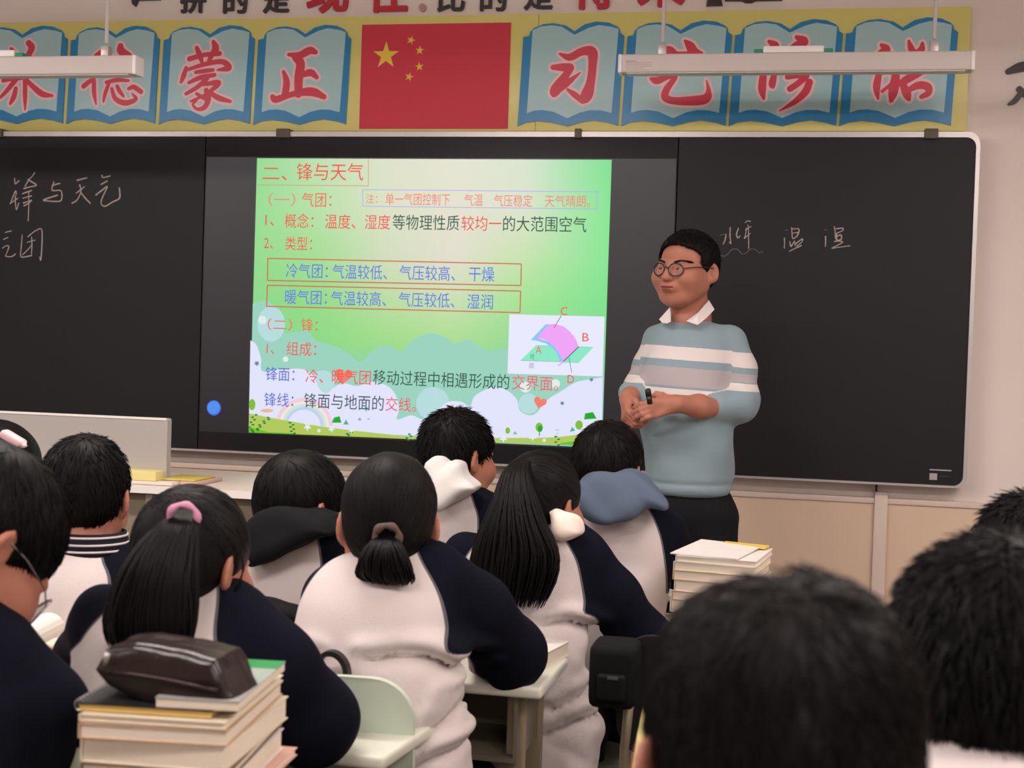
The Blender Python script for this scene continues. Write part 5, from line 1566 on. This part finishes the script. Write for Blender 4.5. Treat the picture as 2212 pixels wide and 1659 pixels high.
# ------------------------------------------------------------------ furniture
m_green = mat('chair_plastic_green', (196, 208, 190), 0.45, 0.4, var=.03)
m_top = mat('desk_top_laminate', (216, 216, 200), 0.35, 0.4, var=.03, scale=6)
m_steel = mat('desk_steel_beige', (150, 136, 112), 0.45, 0.4, metal=.2)
m_draw = mat('desk_drawer_steel', (120, 112, 96), 0.5, 0.4, metal=.2)
def chair(x, y, rz, label, back=True, drop=0.0):
    t = thing('school_chair', label, 'chair', (x, y, 0), rz, 'school chairs')
    MB().box((-.2, -.18, .415), (.2, .2, .44)).build('seat', m_green, t, bevel=.011, seg=3)
    if back:
        P_ = []
        for (xx, zz) in rrect(-.2, .2, .62, .885, .075, 8): P_.append((xx, -.235 - .05 * (zz - .62) + .18 * xx * xx, zz))
        mb = MB(); mb.prism([(a_, b_, c_ - drop) for a_, b_, c_ in P_], (0, .016, 0)); mb.build('backrest', m_green, t)
    for sx in (-.18, .18):
        MB().tube([(sx, -.17, 0.0), (sx, -.19, .43), (sx, -.225, .60), (sx * .95, -.238, .72)] if back else [(sx, -.15, 0.0), (sx, -.15, .415)], .011, 8).build('leg', m_steel, t, smooth=True)
        MB().tube([(sx, .17, 0.0), (sx, .17, .415)], .011, 8).build('leg', m_steel, t, smooth=True)
    return t
def desk(x, y, rz, label, w=.6, dp=.4):
    t = thing('school_desk', label, 'desk', (x, y, 0), rz, 'school desks')
    MB().box((-w / 2, -dp / 2, DESK_Z - .024), (w / 2, dp / 2, DESK_Z)).build('desk_top', m_top, t, bevel=.009, seg=3)
    dr_ = MB().box((-w / 2 + .05, -dp / 2 + .02, DESK_Z - .16), (w / 2 - .05, dp / 2 - .03, DESK_Z - .15))
    for q in (((-w / 2 + .05, -dp / 2 + .02), (-w / 2 + .058, dp / 2 - .03)), ((w / 2 - .058, -dp / 2 + .02), (w / 2 - .05, dp / 2 - .03)), ((-w / 2 + .05, dp / 2 - .038), (w / 2 - .05, dp / 2 - .03))):
        dr_.box((q[0][0], q[0][1], DESK_Z - .15), (q[1][0], q[1][1], DESK_Z - .024))
    dr_.build('drawer', m_draw, t)
    for sx in (-1, 1):
        for sy in (-1, 1):
            MB().box((sx * (w / 2 - .06) - .018, sy * (dp / 2 - .06) - .014, 0), (sx * (w / 2 - .06) + .018, sy * (dp / 2 - .06) + .014, DESK_Z - .024)).build('leg', m_steel, t, bevel=.004)
    return t
def w2(px, d): return at(px, 800, d)[:2]

# (chair x, chair y) under each student, desk in front of each
SEATS = [(835, 2.57, 'the low ponytail student'), (370, 2.14, 'the student with the pink elastic'), (1140, 3.18, 'the student with long loose hair'), (640, 3.02, 'the black hooded student'),
         (170, 2.77, 'the boy with the striped collar'), (985, 3.52, 'the boy before the lit screen'), (1330, 3.58, 'the blue hooded boy'), (-170, 1.79, 'the bent boy in glasses'), (-40, 3.22, 'the student with the pink clip'),
         (1690, .88, 'the boy closest to the viewer'), (2190, 1.22, 'the bristly haired boy'), (2250, 2.12, 'the spiky haired student')]
for i, (px, d_, who) in enumerate(SEATS):
    x, y = w2(px, d_)
    if i == 0: x, y = w2(750, 2.62)
    chair(x, y, 0.0 if i else .05, ('pale green stool under ' if i in (2, 6) else 'pale green school chair under ') + who, back=i not in (2, 6))
DESKS = {0: (930, 2.97, -.03, .52), 1: (700, 2.45, -.16, .5)}
for i, (px, d_, who) in enumerate(SEATS):
    if i == 0:
        c = zp(1185, 1487, DESK_Z); x, y, r = c[0] - .31, c[1] + .15, -.02
    elif i == 1:
        c = zp(803, 1634, DESK_Z); r = -.12
        x, y = c[0] - .28 * math.cos(r) - .2 * math.sin(r), c[1] + .2 * math.cos(r) - .28 * math.sin(r)
    else:
        x, y = w2(px, d_); y += .5; r = 0.0
        if i == 2: x -= .12
    desk(x, y, r, 'cream topped school desk in front of ' + who, dp=.3 if i == 0 else .4)
# desk carrying the tall book pile, in front of the viewer
bx, by = at(400, 1500, 1.84)[:2]
desk(bx, by, 0.0, 'school desk under the tall book pile with the brown pencil case', w=.56)

# ------------------------------------------------------------------ books
m_paper = mat('book_pages', (226, 212, 194), 0.85, 0.2, var=.06, scale=60, stretch=(.2, .2, 6))
def book(c, z, w, dp, h, rz, cover, label, group=None, name='book', spine='left', page=None):
    t = thing(name, label, 'book', (c[0], c[1], z), rz, group)
    pg = page or m_paper
    MB().box((-w / 2 + .002, -dp / 2 + .002, .0012), (w / 2 - .003, dp / 2 - .002, h - .0012)).build('pages', pg, t)
    mb = MB().box((-w / 2, -dp / 2, 0), (w / 2, dp / 2, .0014)).box((-w / 2, -dp / 2, h - .0014), (w / 2, dp / 2, h))
    mb.box((-w / 2 - .001, -dp / 2, 0), (-w / 2 + .0012, dp / 2, h))
    mb.build('cover', cover, t)
    return t
def cov(n, c, r=.4): return mat('cover_' + n, c, r, .4, var=.05, scale=20)
C_ = [cov('cream', (226, 214, 190)), cov('white', (232, 224, 218)), cov('tan', (196, 164, 132)), cov('pink', (222, 176, 160)), cov('orange', (214, 160, 96)), cov('yellow', (224, 200, 96)), cov('grey', (168, 166, 164), .25), cov('black', (26, 26, 28), .5), cov('green', (52, 150, 84), .25), cov('brown', (120, 92, 72))]
RZ = .09
stack_x, stack_y = at(405, 1530, 1.85)[:2]
zt = at(345, 1532, 1.76)[2]
hs = [.02, .026, .03, .022, .033, .03, .03, .018, .02]
lay = [(0, 0, .187, .262, RZ, 0, 'thin tan edged book directly under the black notebook', .009), (0, .0, .19, .265, RZ + .02, 2, 'worn book with buckled cover second below the black notebook', .02), (.004, .004, .187, .262, RZ - .03, 0, 'thick cream book third below the black notebook', .032),
       (.0, .006, .19, .262, RZ + .03, 9, 'thin brown edged book in the middle of the tall pile', .012), (.004, .0, .186, .26, RZ, 1, 'thick white book below the brown edged one in the tall pile', .03),
       (.012, .012, .19, .275, RZ - .04, 3, 'pinkish book whose white corner sticks out of the tall pile', .012), (0, .0, .188, .262, RZ + .02, 2, 'tan book near the bottom of the tall pile', .034), (.003, .0, .188, .262, RZ, 0, 'thick cream book second from the bottom of the tall pile', .036)]
z = zt
bot = DESK_Z
for (dx, dy, w, dp, rz, ci, lab, h) in lay:
    z -= h + .0006
    book((stack_x + dx, stack_y + dy), z, w, dp, h - .0004, rz, C_[ci], lab, 'books in the tall pile')
hrest = z - bot
if hrest > .004:
    book((stack_x, stack_y), bot, .19, .265, hrest - .0006, RZ + .01, C_[9], 'lowest book of the tall pile, resting on the desk', 'books in the tall pile')
# black spiral notebook and grey booklet on top
nb_ = thing('spiral_notebook', 'black spiral notebook on the tall book pile under the brown pencil case', 'notebook', (stack_x - .014, stack_y + .004, zt + .0004), RZ)
MB().box((-.085, -.125, 0), (.085, .125, .0085)).build('pages', mat('notebook_yellow_pages', (214, 180, 108), .8, .2, var=.08, scale=60, stretch=(.2, .2, 8)), nb_)
MB().box((-.087, -.127, .0085), (.087, .127, .0105)).build('cover', C_[7], nb_)
for k in range(26):
    yy = -.12 + k * .0096
    MB().tube([(-.0865 + .0065 * math.cos(a), yy, .006 + .0075 * math.sin(a)) for a in np.linspace(0, 2 * math.pi, 12, endpoint=False)], .0009, 5, closed=True).build('binding_ring', mat('spiral_wire', (170, 168, 166), .3, .5, metal=.8), nb_)
gb = thing('booklet', 'grey and green glossy booklet sticking out right of the brown pencil case', 'booklet', (stack_x + .05, stack_y - .006, zt + .0112), RZ + .02)
MB().box((-.05, -.11, 0), (.055, .115, .011)).build('pages', m_paper, gb)
MB().box((-.051, -.111, .011), (.056, .116, .0125)).build('cover', cov('grey_gloss', (168, 170, 168), .16), gb)
flat_g = MB().box((-.051, .07, .0125), (.056, .116, .0131)).build('cover_panel', C_[8], gb)

# brown pencil case on top
def pencil_case():
    d0 = 1.765
    P = lambda x, y, dd=0.0: at(x, y, d0 + dd)
    pts = [(205, 1446), (225, 1412), (240, 1394), (300, 1386), (400, 1397), (487, 1415), (503, 1440), (518, 1476), (531, 1497), (520, 1512), (494, 1541), (420, 1536), (340, 1524), (285, 1506), (232, 1482)]
    Q3 = np.array([P(x, y) for x, y in pts]); Q = Q3[:, [0, 2]]; yc = Q3[:, 1].mean() + .022
    t = thing('pencil_case', 'glossy dark brown pencil case lying on the tall book pile', 'pencil case', (Q[:, 0].mean(), yc, zt + .011))
    off = worldly(t)
    g = poly2(Q)
    zm = P(350, 1452)[2]
    def f(p):
        # sides swell towards the zip line at mid height
        half = .052 - .14 * np.abs(p[:, 2] - zm)
        return smax(g(p[:, [0, 2]]), np.abs(p[:, 1] - yc) - half, .016) + .0016 * waves(p, 60, 3, 4) + .0008 * waves(p, 150, 5, 4)
    V, F = sdf_mesh(f, (Q[:, 0].min() - .02, yc - .08, Q[:, 1].min() - .02), (Q[:, 0].max() + .02, yc + .08, Q[:, 1].max() + .02), .003)
    V[:, 2] = np.maximum(V[:, 2], zt + .0112)
    link('body', np_mesh('body', V, F, off), mat('brown_leather', (32, 18, 16), .28, .4, bump=.15, bscale=220, coat=.15), t)
    zl = [np.array((P(x, y)[0], yc - .0525, P(x, y)[2])) for x, y in ((240, 1447), (300, 1448), (380, 1456), (450, 1466), (500, 1474))]
    MB(off).tube(zl, .0024, 6).build('zipper', mat('zipper_dark', (60, 46, 42), .3, .5, metal=.5), t, smooth=True)
    a, b = P(226, 1438, -.02), P(231, 1414, -.03)
    MB(off).tube([a, b], [.003, .0042], 8).build('zipper_pull', mat('pull_metal', (176, 170, 164), .3, .5, metal=.6), t, smooth=True)
pencil_case()

# pile of books right of the blue hooded boy
rx, ry = at(1565, 1200, 3.34)[:2]
zr = at(1560, 1204, 3.24)[2]
cs_ = [(1, .014), (0, .02), (2, .022), (0, .026), (3, .02), (0, .03), (2, .024), (0, .03), (9, .02)]
labs = ['white exercise book on top of the far book pile by the wall', 'cream book second from the top of the far pile', 'tan book third from the top of the far pile', 'cream book fourth from the top of the far pile', 'pinkish book fifth from the top of the far pile',
        'cream book sixth from the top of the far pile', 'tan book seventh from the top of the far pile', 'cream book third from the bottom of the far pile', 'brown book second from the bottom of the far pile']
z = zr
for k, ((ci, h), lab) in enumerate(zip(cs_, labs)):
    z -= h + .0005
    if z < DESK_Z: break
    book((rx + rng.uniform(-.004, .004), ry), z, .188, .25, h, -.16 + rng.uniform(-.04, .04), C_[ci], lab, 'books in the far pile')
if z > DESK_Z + .004:
    book((rx, ry), DESK_Z, .19, .25, z - DESK_Z - .0005, -.16, C_[0], 'lowest book of the far pile on its desk', 'books in the far pile')
sh = thing('paper_sheet', 'loose white sheet with a yellow edge on the far book pile', 'paper', (rx - .01, ry, zr + .0005), -.2)
MB().prism([(-.09, -.12, .0), (.07, -.12, .0), (.075, .11, .003), (-.08, .12, .006)], (0, 0, .003)).build('sheet', C_[1], sh)
MB().prism([(-.02, .1, .004), (.09, .08, .002), (.09, .13, .002), (-.02, .13, .004)], (0, 0, .004)).build('yellow_edge', C_[5], sh)
desk(rx + .05, ry + .02, 0.0, 'school desk under the far book pile')

# open book with a curling page beyond the bent boy
ob = at(95, 1400, 2.38)
zb_ = at(100, 1418, 2.38)[2]
bk_ = book((ob[0] - .06, ob[1] + .06), DESK_Z, .2, .26, zb_ - DESK_Z - .012, .25, C_[0], 'thick book under the open book beside the bent boy')
obk = thing('open_book', 'open book with a curling white page beside the bent boy', 'book', (ob[0], ob[1], zb_ - .011), .3)
MB().box((-.15, -.1, 0), (.09, .1, .01)).build('pages', m_paper, obk, bevel=.002)
cp = []
for k in range(12):
    a = math.radians(-20 + 20 * k)
    cp.append((-.045 + .028 * math.cos(a), .040 + .027 * math.sin(a)))
mb = MB()
for k in range(11):
    (u0, v0), (u1, v1) = cp[k], cp[k + 1]
    mb.add([(u0, -.1, v0), (u1, -.1, v1), (u1 + .03, .1, v1), (u0 + .03, .1, v0)], [(0, 1, 2, 3)])
mb.build('curling_page', mat('white_page', (236, 230, 220), .8, .2), obk, smooth=True)

# things between the middle students
bag = at(1318, 1470, 2.86)
bp_ = thing('backpack', 'black backpack hung beside the long haired student', 'backpack', (bag[0], bag[1], at(1318, 1535, 2.86)[2]))
ob_ = worldly(bp_)
z0, z1 = at(1318, 1535, 2.86)[2], at(1318, 1395, 2.86)[2]
x0_, x1_ = at(1268, 1460, 2.86)[0], at(1375, 1460, 2.86)[0]
m_bag = mat('black_bag_cloth', (13, 13, 15), .8, .2)
MB(ob_).box((x0_, bag[1], z0), (x1_, bag[1] + .12, z1)).build('body', m_bag, bp_, bevel=.022, seg=3)
MB(ob_).box((x0_ + .02, bag[1] - .012, z0 + .02), (x1_ - .02, bag[1] + .01, z0 + .075)).build('front_pocket', m_bag, bp_, bevel=.008, seg=3)
l0, l1 = at(1312, 1461, 2.85), at(1336, 1468, 2.85)
MB(ob_).box((l0[0], bag[1] - .015, l1[2]), (l1[0], bag[1] - .0115, l0[2])).build('badge', mat('badge_grey', (74, 74, 80), .6), bp_)
m_green_keep = m_green; m_green = mat('chair_plastic_dark', (34, 31, 31), .6, .3)
chair(bag[0] + .2, bag[1] + .36, 0.0, 'dark school chair carrying the black backpack', drop=.03)
m_green = m_green_keep
# black strap loop on the chair back
sl_ = thing('bag_strap', 'black strap loop standing over the pale green chair back', 'strap', tuple(at(712, 1460, 2.405)))
so = worldly(sl_)
sp = [at(x, y, 2.405) for x, y in smooth_path([(678, 1462), (682, 1436), (696, 1417), (713, 1413), (730, 1421), (743, 1440), (747, 1464)], 5)]
mb = MB(so)
for k in range(len(sp) - 1):
    a, b = np.array(sp[k]), np.array(sp[k + 1]); n_ = nrm(np.cross(b - a, (0, 1, 0))) * .0045
    mb.add([a - n_, b - n_, b + n_, a + n_, a - n_ + (0, .02, 0), b - n_ + (0, .02, 0), b + n_ + (0, .02, 0), a + n_ + (0, .02, 0)], [(0, 1, 2, 3), (4, 7, 6, 5), (0, 4, 5, 1), (3, 2, 6, 7)])
mb.build('loop', mat('strap_black', (34, 28, 28), .5, .4), sl_)
MB(so).box(tuple(np.array(sp[0]) + (-.03, .002, -.14)), tuple(np.array(sp[-1]) + (.03, .018, -.012))).build('pouch', m_bag, sl_, bevel=.006)
# dark coat over the chair of the black hooded student
cc = at(610, 1325, 2.74)
f = lambda p: smin(ell(p, cc, (.075, .04, .022), roty(.12)), ell(p, cc + (-.06, 0, .01), (.05, .035, .02)), .02) + .003 * waves(p, 60, 2)
V, F = sdf_mesh(f, cc - .14, cc + .14, .006)
o = link('folded_coat', np_mesh('folded_coat', V, F), m_bag, None)
tag(o, 'dark cloth bundled over the chair back behind the black hooded student', 'coat')
# pages on the desk of the low ponytail student
pc_ = at(1190, 1440, 2.95)
book((pc_[0] - .035, pc_[1] + .03), DESK_Z + .0, .085, .17, .03, -.2, C_[1], 'white book on the desk by the elbow of the low ponytail student')

# ------------------------------------------------------------------ lectern
m_lec = mat('lectern_panel', (172, 166, 161), 0.5, 0.4, var=.02)
m_lect = mat('lectern_top', (222, 206, 194), 0.4, 0.4)
m_edge = mat('lectern_edge', (238, 234, 228), 0.4, 0.4)
m_cab = mat('lectern_cabinet', (136, 124, 102), 0.5, 0.4)
e0, e1 = at(275, 1057, 4.36), at(640, 1071, 4.30)
zl_ = (at(420, 1056, 4.33)[2])
lx1 = at(640, 1071, 4.30)[0]; ly0 = at(420, 1060, 4.33)[1]; lx0 = at(-190, 1040, 4.4)[0]
lt = thing('lectern', 'long pale teacher lectern with a raised grey hood at the left below the blackboard', 'lectern', ((lx0 + lx1) / 2, ly0 + .3, PLAT))
ol = worldly(lt)
MB(ol).box((lx0, ly0 + .004, zl_ - .024), (lx1, ly0 + .6, zl_)).build('desk_top', m_lect, lt, bevel=.004)
MB(ol).box((lx0, ly0 - .004, zl_ - .022), (lx1, ly0 + .004, zl_ + .001)).build('edge_strip', m_edge, lt)
MB(ol).box((lx0 + .03, ly0 + .05, PLAT), (lx1 - .03, ly0 + .57, zl_ - .024)).build('cabinet', m_cab, lt, bevel=.004)
for px in (302, 470):
    q = at(px, 1120, 4.34)
    MB(ol).box((q[0] - .012, ly0 + .035, PLAT + .03), (q[0] + .012, ly0 + .05, zl_ - .03)).build('panel_strip', m_lec, lt)
hx1 = at(376, 960, 4.5)[0]; hz = at(200, 897, 4.5)[2]; hy = at(200, 950, 4.5)[1]
P_ = [(x, hy, zq) for x, zq in rrect(lx0 + .02, hx1, zl_, hz, .008, 4)]
MB(ol).prism(P_, (0, .03, 0)).build('hood', m_lec, lt)
MB(ol).box((lx0 + .022, hy - .002, hz - .006), (hx1 - .004, hy + .01, hz + .001)).build('hood_edge', m_edge, lt)
def paper(name, lab, pts, h, m, d_):
    q = [zp(x, y, zl_ + .001) for x, y in pts]
    c = np.mean(q, 0)
    t = thing(name, lab, 'paper' if name != 'book' else 'book', (c[0], c[1], zl_ + .001))
    MB(c).prism(q, (0, 0, h)).build('pages', m, t, bevel=.0015)
    return t
def slab(name, cat, lab, px0, px1, d_, dep, z, h, m, par='pages'):
    a, b = at(px0, 1040, d_), at(px1, 1040, d_)
    t = thing(name, lab, cat, ((a[0] + b[0]) / 2, a[1] + dep / 2, z))
    w = (b[0] - a[0]) / 2
    MB().box((-w, -dep / 2, 0), (w, dep / 2, h)).build(par, m, t, bevel=min(.003, h * .3))
    return t
slab('book', 'book', 'white book on the lectern under the yellow notebook', 235, 385, 4.42, .2, zl_ + .001, .011, mat('white_book', (226, 212, 204), .6))
slab('book', 'book', 'pinkish book on the lectern right of the white book', 388, 430, 4.42, .2, zl_ + .001, .012, mat('pink_book', (206, 172, 160), .6))
slab('notebook', 'notebook', 'thick pale yellow notebook on the lectern beside the grey hood', 230, 346, 4.43, .06, zl_ + .0125, .03, mat('yellow_notebook', (226, 214, 140), .6))
slab('paper_sheet', 'paper', 'loose yellow sheet on the lectern books', 347, 428, 4.44, .16, zl_ + .0135, .006, mat('yellow_sheet', (206, 184, 92), .6))

# ------------------------------------------------------------------ pendant lights over the blackboard
m_pend = mat('pendant_aluminium', (206, 194, 190), 0.45, 0.45, var=.01)
m_cap = mat('pendant_end_cap', (238, 232, 230), 0.3, 0.5)
m_rod = mat('pendant_rod', (226, 214, 216), 0.35, 0.5)
m_grn = mat('green_terminal', (40, 142, 112), 0.5, 0.4)
m_brk = mat('pendant_bracket', (186, 176, 172), 0.35, 0.5, metal=.4)
def pendant(pa, pb, d_, h, label, rods, box, sticker):
    a, b = at(pa[0], pa[1], d_), at(pb[0], pb[1], d_)
    yy = (a[1] + b[1]) / 2; a[1] = b[1] = yy
    b = wp(pb[0], pb[1], yy); a = wp(pa[0], pa[1], yy)
    zc = (a[2] + b[2]) / 2
    t = thing('pendant_light', label, 'pendant light', ((a[0] + b[0]) / 2, yy, zc), group=None)
    o_ = worldly(t)
    w_ = .032
    MB(o_).box((a[0] + .012, yy - w_, zc - h / 2), (b[0] - .012, yy + w_, zc + h / 2)).build('housing', m_pend, t, bevel=.006, seg=3)
    for x_, s_ in ((a[0], 1), (b[0], -1)):
        MB(o_).box((min(x_, x_ + s_ * .014), yy - w_ - .001, zc - h / 2 - .001), (max(x_, x_ + s_ * .014), yy + w_ + .001, zc + h / 2 + .001)).build('end_cap', m_cap, t, bevel=.006, seg=3)
    for px in rods:
        x_ = wp(px, pa[1], yy)[0]
        r_ = MB(o_).tube([(x_, yy, zc + h / 2 + .045), (x_, yy, CEIL_Z)], .0065, 10).build('rod', m_rod, t, smooth=True)
        MB(o_).box((x_ - .014, yy - .014, zc + h / 2), (x_ + .014, yy + .014, zc + h / 2 + .036)).build('bracket', m_brk, r_, bevel=.003)
    x0_, x1_ = wp(box[0], pa[1], yy)[0], wp(box[1], pa[1], yy)[0]
    dv = MB(o_).box((x0_, yy - .03, zc + h / 2), (x1_, yy + .03, zc + h / 2 + .022)).build('driver', m_cap, t, bevel=.003)
    for x_ in (x0_ - .03, x1_ + .002):
        MB(o_).box((x_, yy - .026, zc + h / 2), (x_ + .028, yy + .026, zc + h / 2 + .014)).build('terminal', m_grn, dv, bevel=.003)
    MB(o_).box((a[0] + .03, yy - .025, zc - h / 2 - .002), (b[0] - .03, yy + .025, zc - h / 2)).build('diffuser', mat('pendant_diffuser_off', (232, 230, 226), .5), t)
    if sticker:
        s0 = wp(sticker[0], sticker[1], yy - w_)
        L = []
        for k in range(6):
            ww = (.035, .09, .085, .09, .06, .08)[k]
            z_ = s0[2] - k * .0062
            L.append([(s0[0], z_), (s0[0] + ww, z_), (s0[0] + ww, z_ - (.004 if k == 0 else .0016)), (s0[0], z_ - (.004 if k == 0 else .0016))])
        flat('sticker_lines', L, mat('sticker_grey', (176, 164, 160), .6), t, o_, y=yy - w_ - .0006)
pendant((1337, 144), (2105, 131), 4.6, .062, 'white pendant light hanging in front of the banner at the right', (1430, 2016), (1648, 1778), (1352, 131))
pendant((-470, 146), (302, 148), 4.75, .062, 'white pendant light hanging in front of the banner at the left', (-370, 229), (-100, 40), (-440, 135))

# thin yellow rod between the desks
a, b = at(1402, 1490, 2.1), at(1376, 1640, 1.98)
dv = nrm(b - a); b2 = a + dv * ((a[2] - .01) / -dv[2])
rd_ = thing('wooden_rod', 'thin pale yellow rod leaning beside the boy closest to the viewer', 'rod', tuple(b2))
MB(np.array(b2)).tube([b2, a], .006, 8).build('shaft', mat('pale_yellow_wood', (206, 192, 122), .5, .4), rd_, smooth=True)
